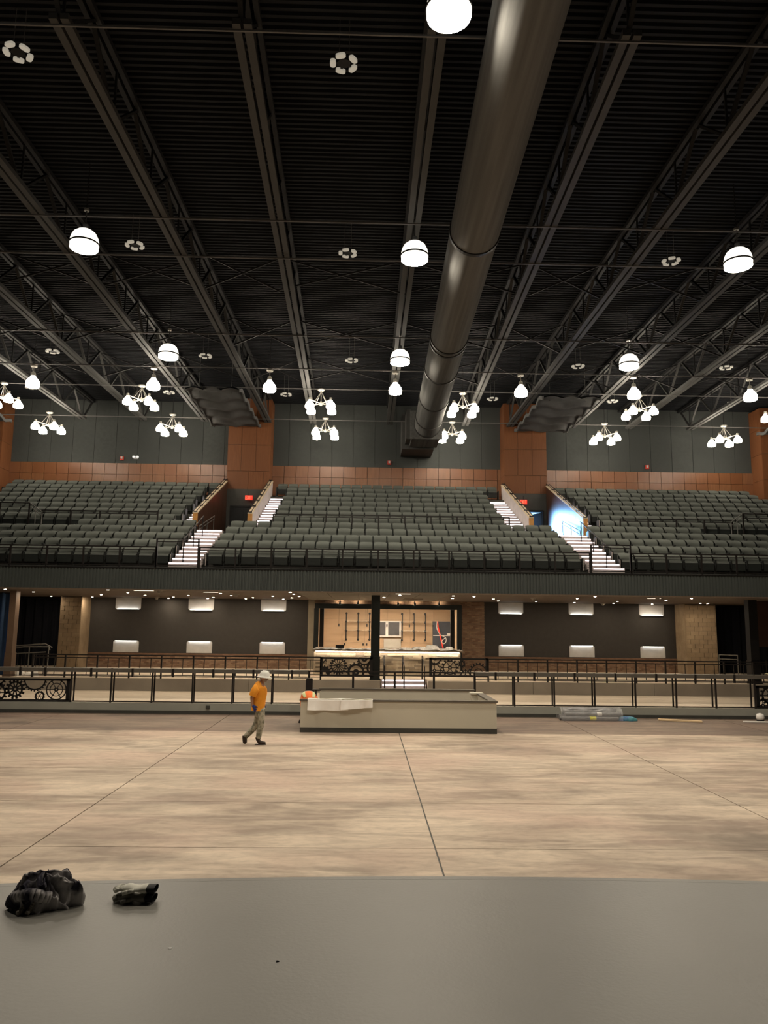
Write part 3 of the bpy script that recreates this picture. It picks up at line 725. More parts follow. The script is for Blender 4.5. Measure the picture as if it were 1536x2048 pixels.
for (x, dx, lab) in ((-7.45, .06, 'grey handrail on the wooden wall of the left entry'), (9.65, -.06, 'grey handrail on the blue-lit wall of the right entry')):
    t = thing('handrail', lab, 'handrail', (x, 35.5, 6.8), 'entry handrails')
    part('rail', M().path([(x + dx, 34.0, 7.15), (x + dx, 37.2, 8.05)], .025).path([(x + dx, 34.0, 7.0), (x + dx, 37.2, 7.9)], .02), GREYRAIL, t)
    for y, z in ((34.1, 7.15), (35.6, 7.6), (37.1, 8.02)): part('post', M().tube((x + dx, y, 6.8), (x + dx, y, z), .02, 8), GREYRAIL, t)
for (x, lab) in ((-6.72, 'slim centre handrail on the left lower aisle stairs'), (8.95, 'slim centre handrail on the right lower aisle stairs')):
    t = thing('handrail', lab, 'handrail', (x, 29, 4.9), 'aisle stair handrails')
    part('rail', M().path([(x, 28.3, 5.9), (x - .12 * (1 if x < 0 else -1), 32.2, 7.35)], .022), RAILD, t)
    for f in (0.03, .5, .97):
        xx = x - .12 * f * (1 if x < 0 else -1); y = 28.3 + 3.9 * f; z = 5.9 + 1.45 * f
        part('post', M().tube((xx, y, z - .95), (xx, y, z), .02, 8), RAILD, t)

# ------------------------------------------------------------------ alarm and emergency fittings on the back wall
REDP = mat('alarm_red', (0.6, 0.06, 0.04), 0.5)
for x, lab in ((-13.62, 'left wall section'), (1.22, 'middle wall section'), (15.75, 'right wall section')):
    t = thing('fire_alarm', 'small red and white fire alarm strobe on the dark %s' % lab, 'alarm', (x, 42.2, 11.9), 'fire alarm strobes')
    part('plate', M().box(x - .1, x + .1, 42.14, 42.22, 11.78, 12.0), REDP, t)
    part('strobe', M().box(x - .05, x + .05, 42.10, 42.14, 11.85, 11.98), WHITE, t)
t = thing('emergency_light', 'white twin-head emergency light on the dark wall at left', 'lamp', (-12.85, 42.2, 11.95))
part('body', M().box(-12.98, -12.72, 42.16, 42.22, 11.86, 11.98), WHITE, t)
for x in (-12.95, -12.75): part('lamp_head', M().lathe([(.001, -.03), (.08, 0), (.08, .08)], (x, 42.1, 11.93), 12, cap1=True), mat('emergency_lens', (.9, .9, .88), .3, emit=.6), t)

# ------------------------------------------------------------------ under the balcony
WY = 37.2
def bricks(m, x0, x1, z0, z1, yf, bw=.203, bh=.068, jt=.012):
    z = z0; r = 0
    while z < z1 - .02:
        x = x0 - (bw / 2 if r % 2 else 0); zt = min(z + bh - jt, z1)
        while x < x1:
            a, b = max(x, x0), min(x + bw - jt, x1)
            if b - a > .02:
                m.tone = random.random() + .001; d = random.uniform(0, .006)
                vs = [(a, yf - d, z), (b, yf - d, z), (b, yf - d, zt), (a, yf - d, zt), (a, yf + .02, z), (b, yf + .02, z), (b, yf + .02, zt), (a, yf + .02, zt)]
                m.add(vs, [(0, 1, 2, 3), (3, 2, 6, 7), (1, 5, 6, 2), (4, 0, 3, 7)])
            x += bw
        z += bh; r += 1
    m.tone = 0
wu = struct('wall_under_balcony')
part('wall_face', M().box(-13.1, -2.72, WY, WY + .15, 1.45, 4.06).box(5.72, 15.3, WY, WY + .15, 1.45, 4.06), WALLG, wu)
for x0, x1 in ((-13.1, -2.72), (5.72, 15.3)):
    part('mortar_bed', M().box(x0, x1, WY - .03, WY + .15, .8, 1.46), MORTAR, wu)
    m = M(); bricks(m, x0, x1, .8, 1.42, WY - .04); o = part('brickwork', m, BRICK, wu); o['kind'] = 'stuff'
    part('brick_cap', M().box(x0, x1, WY - .06, WY, 1.42, 1.475), BRICK, wu)
part('mortar_bed', M().box(4.58, 5.71, WY - .1, WY + .15, .8, 4.06).box(-2.42, 4.6, WY - .1, WY + .15, 3.88, 4.06), MORTAR, wu)
m = M(); bricks(m, 4.58, 5.71, .8, 4.06, WY - .115); bricks(m, -2.42, 4.58, 3.89, 4.06, WY - .115); o = part('brickwork', m, BRICK, wu); o['kind'] = 'stuff'
struct('trim_2', M().box(-13.42, -13.08, WY - .04, WY + .1, 1.5, 4.06), TRIM)
struct('trim_3', M().box(15.28, 15.5, WY - .04, WY + .1, 1.5, 4.06), TRIM)
struct('trim_4', M().box(-2.72, -2.42, WY - .08, WY + .1, .8, 4.06), TRIM)
# block piers
for nm, x0, x1, yf in (('wall_pier_left', -14.0, -13.05, 36.0), ('wall_pier_right', 14.98, 16.42, 36.0)):
    t = struct(nm)
    part('core', M().box(x0 + .02, x1 - .02, yf + .02, 37.4, .8, 4.06), MORTAR, t)
    z = .8; r = 0
    while z < 4.0:
        x = x0 - (.2 if r % 2 else 0)
        while x < x1 - .02:
            a, b = max(x, x0), min(x + .39, x1)
            if b - a > .03: part('block', M().box(a + .003, b - .003, yf - random.uniform(0, .012), yf + .05, z + .004, min(z + .2, 4.05) - .004), BLOCK, t)
            x += .4
        z += .2; r += 1
    for sx in (x0 - .01, x1 + .01): part('side_face', M().box(min(sx, x0), max(sx, x1) if sx > x1 else x0 + .02, yf + .02, 37.4, .8, 4.05) if sx < x0 else M().box(x1 - .02, sx, yf + .02, 37.4, .8, 4.05), BLOCK, t)
# wall lights: white panels washed by a strip at their inner edge
for x, pl in ((-11.27, 'leftmost'), (-7.82, 'second from the left'), (-4.38, 'left of the bar'), (7.0, 'right of the bar'), (10.4, 'second from the right'), (13.82, 'rightmost')):
    for up in (0, 1):
        z0, z1 = (3.5, 4.05) if up else (1.5, 2.05)
        t = thing('wall_light', 'white square wall light, %s one, %s' % (pl, 'upper panel under the ceiling' if up else 'lower panel above the brick'), 'wall light', (x, WY - .05, (z0 + z1) / 2), 'white wall lights')
        c = .07; zz = ((z0, -1), (z1, 1))
        poly = [(x - .6, z1), (x - .6, z0 + c), (x - .57, z0 + .02), (x - .53, z0), (x + .53, z0), (x + .57, z0 + .02), (x + .6, z0 + c), (x + .6, z1)] if up else \
               [(x - .6, z0), (x - .6, z1 - c), (x - .57, z1 - .02), (x - .53, z1), (x + .53, z1), (x + .57, z1 - .02), (x + .6, z1 - c), (x + .6, z0)]
        part('panel', M().prism(poly, 'y', WY - .03, WY + .01), WHITE, t)
        ze = z0 + .012 if up else z1 - .012
        ls = part('strip_housing', M().box(x - .53, x + .53, WY - .13, WY - .03, ze - .012 if up else ze, ze if up else ze + .012), WHITE, t)
        part('led_strip', M().box(x - .5, x + .5, WY - .11, WY - .04, ze if up else ze - .012, ze + .012 if up else ze), E_SCON, ls)
# columns
def column(x, label, mt=BLACK, hw=.17):
    t = thing('steel_column', label, 'column', (x, 30.45, .8), 'columns under the balcony')
    part('shaft', M().box(x - hw, x + hw, 30.28, 30.62, .8, 4.06), mt, t)
    part('base_plate', M().box(x - hw - .04, x + hw + .04, 30.24, 30.66, .79, .86), mt, t)
    part('wrap', M().box(x - hw - .02, x + hw + .02, 30.26, 30.64, .82, 1.7), mt, t)
column(.41, 'square black column before the bar', BLACKG)
column(-13.62, 'square brown column at the left edge under the balcony', mat('brown_column', (0.13, 0.085, 0.058), .6), .12)
column(15.3, 'square black column near the right edge under the balcony', BLACK)

# downlights, smoke detectors, linear lights
DL = [(-13.19, 28.64), (-13.13, 30.93), (-14.4, 35.85), (-12.61, 36.07), (-11.18, 33.02), (-9.27, 28.06), (-9.26, 30.39), (-9.31, 32.96), (-9.25, 36.6), (-8.59, 34.88), (-7.39, 32.51), (-7.37, 36.41), (-6.76, 34.65),
      (-5.57, 29.87), (-5.54, 32.08), (-5.53, 35.96), (-4.98, 34.44), (-3.84, 32.24), (-3.8, 36.01), (-3.22, 34.02), (-2.72, 28.0), (-2.75, 29.74), (-2.75, 32.22), (.76, 31.9), (1.31, 29.45), (3.35, 29.45), (3.6, 31.96), (4.2, 29.85), (4.21, 27.9),
      (5.33, 32.13), (5.95, 34.6), (7.73, 34.91), (8.43, 30.62), (8.46, 28.35), (9.65, 35.56), (10.92, 33.31), (11.59, 35.95), (12.24, 31.25), (12.31, 28.97), (13.56, 36.35), (15.02, 34.42), (15.44, 34.6), (16.36, 32.12)]
d0 = None
rnk = sorted(range(len(DL)), key=lambda k: DL[k][0])
place = {k: i for i, k in enumerate(rnk)}
for k, (x, y) in enumerate(DL):
    dep = 'near the balcony edge' if y < 30 else ('midway to the wall' if y < 34 else 'near the wall')
    lab = 'round soffit downlight, %s from the %s, %s' % ((ORD[place[k]], 'left', dep) if place[k] < 22 else (ORD[len(DL) - 1 - place[k]], 'right', dep))
    if d0 is None:
        d0 = thing('downlight', lab, 'downlight', (x, y, 4.05), 'downlights under the balcony')
        part('trim_ring', M().lathe([(.052, 0), (.075, -.006), (.08, .012), (.052, .012)], (x, y, 4.05), 18), SOFFIT, d0)
        part('lens', M().lathe([(.045, .0), (.045, -.016)], (x, y, 4.05), 16), E_DOWNR, d0); part('lens_face', M().lathe([(.001, -.0165), (.045, -.016)], (x, y, 4.05), 16), E_DOWN, d0)
    else: copy_tree(d0, (x, y, 4.05), lab)
for x, y, l in ((-7.42, 28.0, 'left, near the soffit edge'), (-9.5, 35.5, 'left, near the wall'), (-5.1, 30.7, 'left of the bar'), (6.66, 30.6, 'right of the bar'), (11.2, 36.3, 'right, near the wall'), (10.65, 28.0, 'right, near the soffit edge')):
    t = thing('ceiling_speaker', 'small round ceiling fitting under the balcony, ' + l, 'ceiling fitting', (x, y, 4.05), 'small soffit fittings')
    part('base', M().lathe([(.12, -.03), (.13, .012)], (x, y, 4.05), 14, cap0=True), mat('grey_plastic', (.25, .23, .2), .6), t)
    part('sensor', M().lathe([(.001, -.12), (.06, -.1), (.08, -.03)], (x, y, 4.05), 14), MATS['grey_plastic'], t)
for x0, x1, y, l in ((-8.4, -7.7, 28.3, 'leftmost'), (-6.03, -5.5, 29.0, 'left of the bar'), (1.1, 1.65, 28.2, 'before the bar tiles'), (10.8, 11.3, 29.4, 'right')):
    t = thing('slot_light', 'short linear slot light in the soffit, %s one' % l, 'lamp', ((x0 + x1) / 2, y, 4.05), 'soffit slot lights')
    part('frame', M().box(x0 - .03, x1 + .03, y - .1, y + .1, 4.04, 4.07), SOFFIT, t)
    part('lens', M().box(x0, x1, y - .07, y + .07, 4.035, 4.042), emi('slot_lens_lit', (1, .85, .65), 2.5), t)
t = thing('access_hatch', 'square brown access hatch in the ceiling before the bar', 'hatch', (2.1, 34.4, 4.05))
part('frame', M().box(1.7, 2.5, 33.6, 35.2, 4.035, 4.07), SOFFIT, t); part('leaf', M().box(1.76, 2.44, 33.66, 35.14, 4.03, 4.04), mat('hatch_brown', (.09, .07, .055), .6), t)

# ------------------------------------------------------------------ the bar
BX0, BX1 = -2.4, 4.58
sd = struct('wall_bar')
part('side_wall', M().box(BX0 - .3, BX0, WY, 41.3, .8, 4.06), PLY, sd); part('side_wall', M().box(BX1, BX1 + .3, WY, 41.3, .8, 4.06), PLY, sd)
x = BX0; k = 0
while x < BX1 - .01:
    for z0, z1 in ((.8, 2.0), (2.0, 3.2), (3.2, 4.05)):
        part('plywood_panel', M().box(x + .003, min(x + 1.2, BX1) - .003, 41.0, 41.1, z0 + .003, z1 - .003), PLY, sd)
    x += 1.2
t = thing('bar_portal_frame', 'black steel portal frame round the bar opening', 'frame', ((BX0 + BX1) / 2, WY - .2, .8))
part('header', M().box(BX0, BX1 + .02, WY - .32, WY - .11, 3.66, 3.89), BLACKG, t)
for x in (BX0 - .02, BX1 - .2): part('post', M().box(x, x + .22, WY - .3, WY - .11, .8, 3.66), BLACKG, t)
for x in (BX0 + .2, BX1 - .42): part('inner_post', M().box(x, x + .2, WY + .6, WY + .75, .8, 3.7), BLACK, t)
part('inner_header', M().box(BX0 + .2, BX1 - .2, WY + .5, WY + .7, 3.72, 3.8), BLACKG, t)
for x, l in ((-1.2, 'far left'), (-.35, 'second from the left'), (1.55, 'middle, right of the column'), (2.35, 'second from the right'), (3.5, 'far right')):
    q = thing('spot_light', 'small black spotlight on the brick over the bar, %s' % l, 'spotlight', (x, WY - .3, 3.95), 'bar spotlights')
    part('yoke', M().box(x - .02, x + .02, WY - .47, WY - .44, 3.95, 4.075), BLACK, q)
    part('can', M().tube((x, WY - .55, 3.90), (x, WY - .38, 3.955), .05, 12), BLACK, q)
    part('lens', M().tube((x, WY - .379, 3.9554), (x, WY - .377, 3.956), .045, 12), emi('spot_lens_lit', (1, .8, .55), 160.0), q)
t = thing('bar_counter', 'bar counter faced with ledge stone under a lit wooden top', 'counter', (.95, 33.3, .8))
part('core', M().box(-2.08, 4.0, 33.1, 33.8, .8, 1.78).box(-2.08, -1.4, 33.8, 37.0, .8, 1.78).box(3.3, 4.0, 33.8, 37.0, .8, 1.78), MORTAR, t)
z = .82
while z < 1.70:
    h = random.choice((.06, .075, .09)); x = -2.1
    while x < 4.0:
        l = random.uniform(.3, .75); b = min(x + l, 4.02)
        if b - x > .05: part('stone', M().box(x + .003, b - .003, 33.1 - random.uniform(.015, .055), 33.12, z + .003, min(z + h, 1.76) - .003), STONE, t)
        x += l
    z += h
for s, xa, xb in ((-1, -2.14, -2.06), (1, 3.98, 4.06)):
    part('stone_return', M().box(xa, xb, 33.06, 36.9, .8, 1.77), STONE, t)
tp = part('counter_top', M().box(-2.22, 4.16, 32.82, 33.95, 1.80, 1.86).box(-2.22, -1.3, 33.95, 37.0, 1.8, 1.86).box(3.2, 4.16, 33.95, 37.0, 1.8, 1.86), BARTOP, t)
part('led_strip', M().box(-2.05, 4.0, 32.98, 33.02, 1.765, 1.795), E_BAR, tp)
solo('back_counter', M().box(-2.2, 4.4, 40.3, 41.0, .8, 1.66).box(-2.25, 4.45, 40.25, 41.0, 1.66, 1.70), BARTOP, 'low dark wooden back counter along the bar rear wall', 'counter', (1, 40.6, .8))
# plastic sheeting and bags on the bar
def crumple(m, cx, cy, cz, rx, ry, h, seed, nu=14, nv=6):
    rnd = random.Random(seed); ph = [rnd.uniform(0, 6.3) for _ in range(8)]
    def f(u, v):
        a = 2 * PI * u; r = math.cos(v * PI / 2) ** .6
        w_ = 1 + .18 * math.sin(3 * a + ph[0]) + .12 * math.sin(7 * a + ph[1] + 4 * v) + .08 * math.sin(11 * a + ph[2] - 6 * v)
        hz = h * math.sin(v * PI / 2) * (1 + .3 * math.sin(4 * a + ph[3]) * (1 - v) + .22 * math.sin(9 * a + ph[4] + 5 * v) * (1 - v))
        return (cx + rx * r * w_ * math.cos(a), cy + ry * r * w_ * math.sin(a), cz + max(0, hz))
    return m.grid(f, nu, nv)
m = M(); rnd = random.Random(3)
def sheet(u, v):
    x = -2.18 + 6.3 * u; y = 32.84 + 1.0 * v
    return (x, y, 1.868 + .012 * math.sin(x * 9) + .02 * math.sin(x * 4.1 + y * 8) ** 2 + .012 * math.sin(x * 17 + y * 5) + .01)
solo('plastic_sheet', m.grid(sheet, 120, 6), PLASTICW, 'white plastic sheeting spread along the bar counter top', 'plastic sheet', (.95, 33.3, 1.86), smooth=True)
for k, (x, y, rx, h, l) in enumerate(((1.75, 33.4, .25, .09, 'low crumpled white plastic wrap just right of the column'), (2.35, 33.35, .33, .13, 'crumpled white plastic heap left of the two heaps'),
                                      (2.85, 33.4, .3, .2, 'tallest crumpled white plastic heap on the bar'), (3.6, 33.35, .16, .14, 'small white plastic bundle before the black panel'))):
    solo('plastic_heap', crumple(M(), x, y, 1.88, rx, .22, h, k + 11, 30, 8), PLASTICW, l, 'plastic wrap', (x, y, 1.88), 'plastic wrap on the bar', True)
t = thing('cash_register', 'low black terminal on the bar left of the column', 'terminal', (-1.05, 33.7, 1.86))
part('base', M().box(-1.25, -.9, 33.55, 33.85, 1.87, 1.93), BLACK, t); part('screen', M().bar((-1.25, 33.75, 1.98), (-.9, 33.75, 1.98), .03, .12), BLACK, t)
# shelf brackets, menu screens, panel, hose
for a, (xl, lab) in enumerate(((-.98, 'left'), (1.95, 'right'))):
    t = thing('bottle_shelf', 'glass bottle shelves on three black pipe uprights, %s of the screens' % lab, 'shelf', (xl + .6, 40.8, 2.1), 'bar bottle shelves')
    for dx in (0, .62, 1.22):
        up = part('upright', M().tube((xl + dx, 40.62, 2.14), (xl + dx, 40.62, 3.52), .03, 10), BLACK, t)
        for z in (2.14, 2.6, 3.06, 3.5): part('flange', M().tube((xl + dx, 40.62, z), (xl + dx, 41.0, z), .022, 8).tube((xl + dx, 40.97, z), (xl + dx, 41.0, z), .06, 10), BLACK, up)
    for z in (2.62, 3.08): part('shelf_board', M().box(xl - .1, xl + 1.32, 40.5, 40.95, z, z + .012), GLASS, t)
t = thing('menu_screen', 'two dark screens in one white frame behind the bar', 'screen', (1.3, 40.9, 2.7))
part('frame', M().box(.7, 1.9, 40.86, 40.98, 2.3, 3.12), WHITE, t)
part('display', M().box(.74, 1.08, 40.84, 40.88, 2.38, 3.06), DARKPANEL, t); part('display', M().box(1.22, 1.8, 40.84, 40.88, 2.38, 3.06), DARKPANEL, t)
part('latch', M().box(1.12, 1.18, 40.83, 40.87, 2.82, 2.95), BLACK, t)
solo('wall_plate', M().box(1.0, 1.9, 40.93, 41.0, 1.72, 2.2).box(1.02, 1.88, 40.92, 40.94, 1.74, 2.18), mat('steel_splash', (.3, .28, .25), .4), 'grey metal splash plate under the two bar screens', 'plate', (1.4, 40.95, 1.9))
t = thing('service_panel', 'blue-black service cabinet at the right end of the bar', 'cabinet', (4.05, 40.9, 2.4))
part('body', M().box(3.56, 4.54, 40.7, 41.0, 1.7, 3.13), DARKP2, t)
part('seam_rail', M().box(3.57, 4.45, 40.68, 40.71, 2.38, 2.42).box(4.3, 4.5, 40.68, 40.71, 2.42, 2.52), WHITE, t)
part('switch', M().box(3.54, 3.6, 40.68, 40.72, 2.85, 2.95), BLACK, t)
def curve_pts(ctrl, n=24):
    out = []
    P_ = [ctrl[0]] + ctrl + [ctrl[-1]]
    for i in range(1, len(P_) - 2):
        for k in range(n // (len(ctrl) - 1) + 1):
            u = k / (n // (len(ctrl) - 1) + 1)
            p0, p1, p2, p3 = [Vector(q) for q in P_[i - 1:i + 3]]
            out.append(.5 * (2 * p1 + (p2 - p0) * u + (2 * p0 - 5 * p1 + 4 * p2 - p3) * u * u + (3 * p1 - p0 - 3 * p2 + p3) * u ** 3))
    out.append(Vector(ctrl[-1])); return out
solo('red_hose', M().path(curve_pts([(3.78, 40.62, 3.13), (3.85, 40.6, 2.7), (4.0, 40.58, 2.1), (4.08, 40.56, 1.7)]), .035), RED, 'red hose hanging down the blue-black bar cabinet', 'hose', (3.9, 40.6, 2.4), smooth=True)
solo('white_cable', M().path(curve_pts([(3.76, 40.58, 3.12), (3.76, 40.56, 2.75), (3.92, 40.54, 2.45), (4.2, 40.53, 2.3), (4.22, 40.52, 2.08), (4.08, 40.52, 1.98), (4.02, 40.52, 2.12), (4.18, 40.52, 2.28)], 42), .02), WHITE, 'looped white cable hanging beside the red hose', 'cable', (4, 40.5, 2.4), smooth=True)
for x, z, l in ((-1.35, 2.95, 'left of the shelves'), (.1, 2.95, 'between the left shelf uprights'), (2.3, 2.95, 'between the right shelf uprights')):
    t = thing('cord_pendant', 'small black fitting on a thin cord behind the bar, %s' % l, 'lamp', (x, 40.2, z), 'bar cord fittings')
    part('cord', M().tube((x, 40.2, z), (x, 40.2, 4.0), .006, 6), BLACK, t); part('fitting', M().tube((x, 40.2, z - .14), (x, 40.2, z), .035, 10), BLACK, t)
for x, l in ((-1.05, 'leftmost'), (-.08, 'left of the pair near the column'), (.1, 'right of the pair near the column'), (1.72, 'under the screens')):
    solo('outlet', M().box(x - .04, x + .04, 40.97, 41.0, 1.83, 1.95).box(x - .02, x + .02, 40.96, 40.98, 1.86, 1.92), BLACK, 'black wall outlet above the back bar, %s' % l, 'outlet', (x, 40.98, 1.9), 'bar outlets')
t = thing('bar_light_box', 'long warm light slot in the bar ceiling', 'lamp', (1.1, 38.7, 4.0))
part('housing', M().box(-1.7, 3.9, 37.95, 38.65, 3.99, 4.055), BLACK, t); part('lens', M().box(-1.66, 3.86, 38.0, 38.6, 3.975, 3.99), E_BARC, t)

# ------------------------------------------------------------------ lower railings with gear panels
def gear(m, cx, cz, ro, ri, teeth, tl, spokes, hub, y0, y1, clip, sw=.03, ring2=None, a0=0.0):
    def inside(x, z): return clip[0] <= x <= clip[1] and clip[2] <= z <= clip[3]
    NS = 48
    def ring(r0, r1):
        for i in range(NS):
            a, b = 2 * PI * i / NS, 2 * PI * (i + 1) / NS; c = (a + b) / 2
            if inside(cx + r1 * math.cos(c), cz + r1 * math.sin(c)):
                m.prism([(cx + r0 * math.cos(a), cz + r0 * math.sin(a)), (cx + r1 * math.cos(a), cz + r1 * math.sin(a)), (cx + r1 * math.cos(b), cz + r1 * math.sin(b)), (cx + r0 * math.cos(b), cz + r0 * math.sin(b))], 'y', y0, y1)
    ring(ri, ro)
    if ring2: ring(*ring2)
    for i in range(teeth):
        a = a0 + 2 * PI * i / teeth; p = (cx + (ro + tl) * math.cos(a), cz + (ro + tl) * math.sin(a))
        if inside(*p): m.bar((cx + (ro - .01) * math.cos(a), (y0 + y1) / 2, cz + (ro - .01) * math.sin(a)), (p[0], (y0 + y1) / 2, p[1]), tl * 1.0, y1 - y0, (0, 1, 0))
    for i in range(spokes):
        a = a0 + 2 * PI * i / spokes
        for q in range(4):
            r0 = hub * .7 + (ri + .01 - hub * .7) * q / 4; r1 = hub * .7 + (ri + .01 - hub * .7) * (q + 1) / 4
            if inside(cx + r1 * math.cos(a), cz + r1 * math.sin(a)):
                m.bar((cx + r0 * math.cos(a), (y0 + y1) / 2, cz + r0 * math.sin(a)), (cx + r1 * math.cos(a), (y0 + y1) / 2, cz + r1 * math.sin(a)), sw, (y1 - y0) * .9, (0, 1, 0))
    if hub: ring(hub * .35, hub)
    return m
def gear_panel(label, x0, x1, z0, z1, y, gears, fw=.07):
    t = thing('gear_panel', label, 'railing panel', ((x0 + x1) / 2, y, z0), 'gear railing panels')
    part('frame', M().box(x0, x1, y - .03, y + .03, z1 - fw, z1).box(x0, x1, y - .03, y + .03, z0, z0 + fw).box(x0, x0 + fw * 1.5, y - .03, y + .03, z0, z1).box(x1 - fw * 1.5, x1, y - .03, y + .03, z0, z1), BLACK, t)
    for g in gears: part('gear', gear(M(), *g[:2], *g[2], y - .012, y + .012, (x0 + .02, x1 - .02, z0 + .02, z1 - .02), **(g[3] if len(g) > 3 else {})), BLACK, t)
gear_panel('black cut-out gear panel left of the column before the bar', -1.7, .32, .93, 1.66, 30.2,
    [(-1.0, 1.33, (.27, .235, 18, .07, 14, .07)), (-1.53, 1.08, (.22, .05, 12, .05, 0, .0)), (-.32, 1.1, (.33, .24, 14, .05, 0, .12)), (.0, 1.62, (.26, .2, 16, .05, 0, .12)), (.36, 1.26, (.28, .2, 12, .05, 6, .08)), (-1.62, 1.62, (.16, .12, 10, .04, 4, .05))])
gear_panel('black cut-out gear panel right of the bar steps', 2.5, 4.78, .96, 1.68, 30.2,
    [(2.72, 1.68, (.25, .2, 14, .04, 0, .1)), (2.7, 1.2, (.25, .21, 12, .05, 4, .06)), (3.3, 1.31, (.27, .23, 14, .07, 6, .08)), (3.76, 1.46, (.12, .07, 10, .04, 0, 0)), (4.4, 1.12, (.33, .29, 18, .06, 0, 0), {'ring2': (.14, .17)}), (3.9, 1.02, (.2, .15, 12, .04, 4, .05))])
gear_panel('black cut-out gear panel at the left end of the lower rail', -12.6, -9.55, .33, 1.06, 25.81,
    [(-9.98, .71, (.33, .295, 0, .03, 6, .07), {'ring2': (.19, .215), 'sw': .022}), (-10.5, .50, (.15, .105, 20, .02, 6, .03), {'sw': .012}), (-10.68, 1.04, (.36, .315, 24, .04, 2, 0), {'sw': .012}),
     (-11.3, .72, (.25, .19, 14, .07, 10, .1), {'sw': .04}), (-11.85, .6, (.26, .2, 14, .06, 6, .08)), (-11.9, 1.06, (.25, .2, 14, .05, 4, .05)), (-12.35, .75, (.22, .17, 12, .05, 5, .06))])
gear_panel('black cut-out gear panel at the right end of the lower rail', 12.98, 15.6, .33, 1.06, 25.81,
    [(13.45, .75, (.28, .22, 14, .06, 6, .09)), (13.2, .42, (.2, .15, 12, .05, 4, .06)), (14.0, .6, (.22, .17, 12, .05, 5, .06)), (14.6, .75, (.3, .24, 14, .06, 8, .08)), (13.9, 1.05, (.25, .2, 14, .05, 4, .05))])

def drink_rail(label, xs_, stubs, xa, xb):
    t = thing('drink_rail', label, 'railing', ((xa + xb) / 2, 25.8, .33), 'drink rails along the platform edge')
    part('ledge', M().box(xa, xb, 25.62, 25.98, 1.29, 1.41), DRINK, t)
    part('lower_rail', M().box(xa, xb, 25.66, 25.7, 1.155, 1.18), RAILD, t)
    part('bottom_rail', M().box(xa, xb, 25.66, 25.70, .345, .38), RAILD, t)
    for x in xs_:
        part('post', M().box(x - .025, x + .025, 25.65, 25.70, .33, 1.42), RAILD, t)
        part('post', M().box(x - .022, x + .022, 25.93, 25.97, .33, 1.3), RAILD, t)
    for x in stubs: part('bracket', M().box(x - .032, x + .032, 25.60, 25.66, 1.15, 1.42), RAILD, t)
drink_rail('long grey-topped drink rail on the platform edge, left of the booth', [-8.18, -6.86, -5.56, -4.27, -2.99, -9.46], [-10.3, -11.1, -8.83, -7.5, -6.2, -4.9, -3.6, -2.35], -13.5, -1.83)
drink_rail('long grey-topped drink rail on the platform edge, right of the booth', [4.92, 6.23, 7.56, 8.91, 10.26, 11.58, 12.88], [4.3, 5.57, 6.9, 8.25, 9.6, 10.9, 12.2], 3.64, 14.2)
t = thing('gate_rail', 'plain black two-bar rail behind the booth on the platform edge', 'railing', (.9, 25.7, .33))
part('top_rail', M().box(-1.8, 3.62, 25.66, 25.71, 1.365, 1.41), RAILD, t); part('second_rail', M().box(-1.8, 3.62, 25.67, 25.70, 1.255, 1.29), RAILD, t); part('bottom_rail', M().box(-1.8, 3.62, 25.67, 25.7, .36, .39), RAILD, t)
for x in (-1.8, -.36, 1.0, 2.28, 3.62): part('post', M().box(x - .035, x + .035, 25.65, 25.71, .33, 1.41), RAILD, t)
def upper_rail(label, x0, x1, npost):
    t = thing('picket_rail', label, 'railing', ((x0 + x1) / 2, 30.3, .8), 'picket rails on the upper floor edge')
    part('top_rail', M().box(x0, x1, 30.18, 30.23, 1.625, 1.67), RAILD, t); part('second_rail', M().box(x0, x1, 30.19, 30.22, 1.525, 1.56), RAILD, t); part('bottom_rail', M().box(x0, x1, 30.19, 30.22, .89, .92), RAILD, t)
    pt = (x1 - x0) / npost
    for k in range(npost + 1):
        part('post', M().box(x0 + pt * k - .028, x0 + pt * k + .028, 30.17, 30.23, .79, 1.66), RAILD, t)
        if k < npost:
            for q in (1, 2): xx = x0 + pt * (k + q / 3); part('picket', M().box(xx - .012, xx + .012, 30.19, 30.215, .9, 1.54), RAILD, t)
upper_rail('black picket rail on the upper floor edge, left of the bar', -12.63, -1.68, 9)
upper_rail('black picket rail on the upper floor edge, right of the bar', 4.78, 16.3, 10)

# steps up to the bar
t = stairs('bar_steps', 'short lit steps up to the bar between the gear panels', .68, 2.40, .68, 2.40, 30.22, .33, 3, .29, .157)
for x, l, mt in ((.78, 'leftmost', PAPER), (1.52, 'middle', RAILD), (2.3, 'rightmost', RAILD)):
    q = thing('step_handrail', 'slim handrail on the bar steps, %s' % l, 'handrail', (x, 30.5, .5), 'bar step handrails')
    part('rail', M().path([(x, 29.95, 1.35), (x, 30.25, 1.42), (x, 31.0, 1.70), (x, 31.3, 1.70)], .022), RAILD, q)
    for y, z0, z1 in ((29.95, .33, 1.35), (31.2, .8, 1.70)): part('post', M().tube((x, y, z0), (x, y, z1), .026, 8), RAILD, q)
q = thing('white_pole', 'white wrapped pole standing by the bar steps', 'pole', (.78, 31.6, .8)); part('shaft', M().tube((.78, 31.6, .8), (.78, 31.6, 1.6), .025, 8), PAPER, q); part('foot', M().tube((.78, 31.6, .8), (.78, 31.6, .82), .07, 10), PAPER, q)

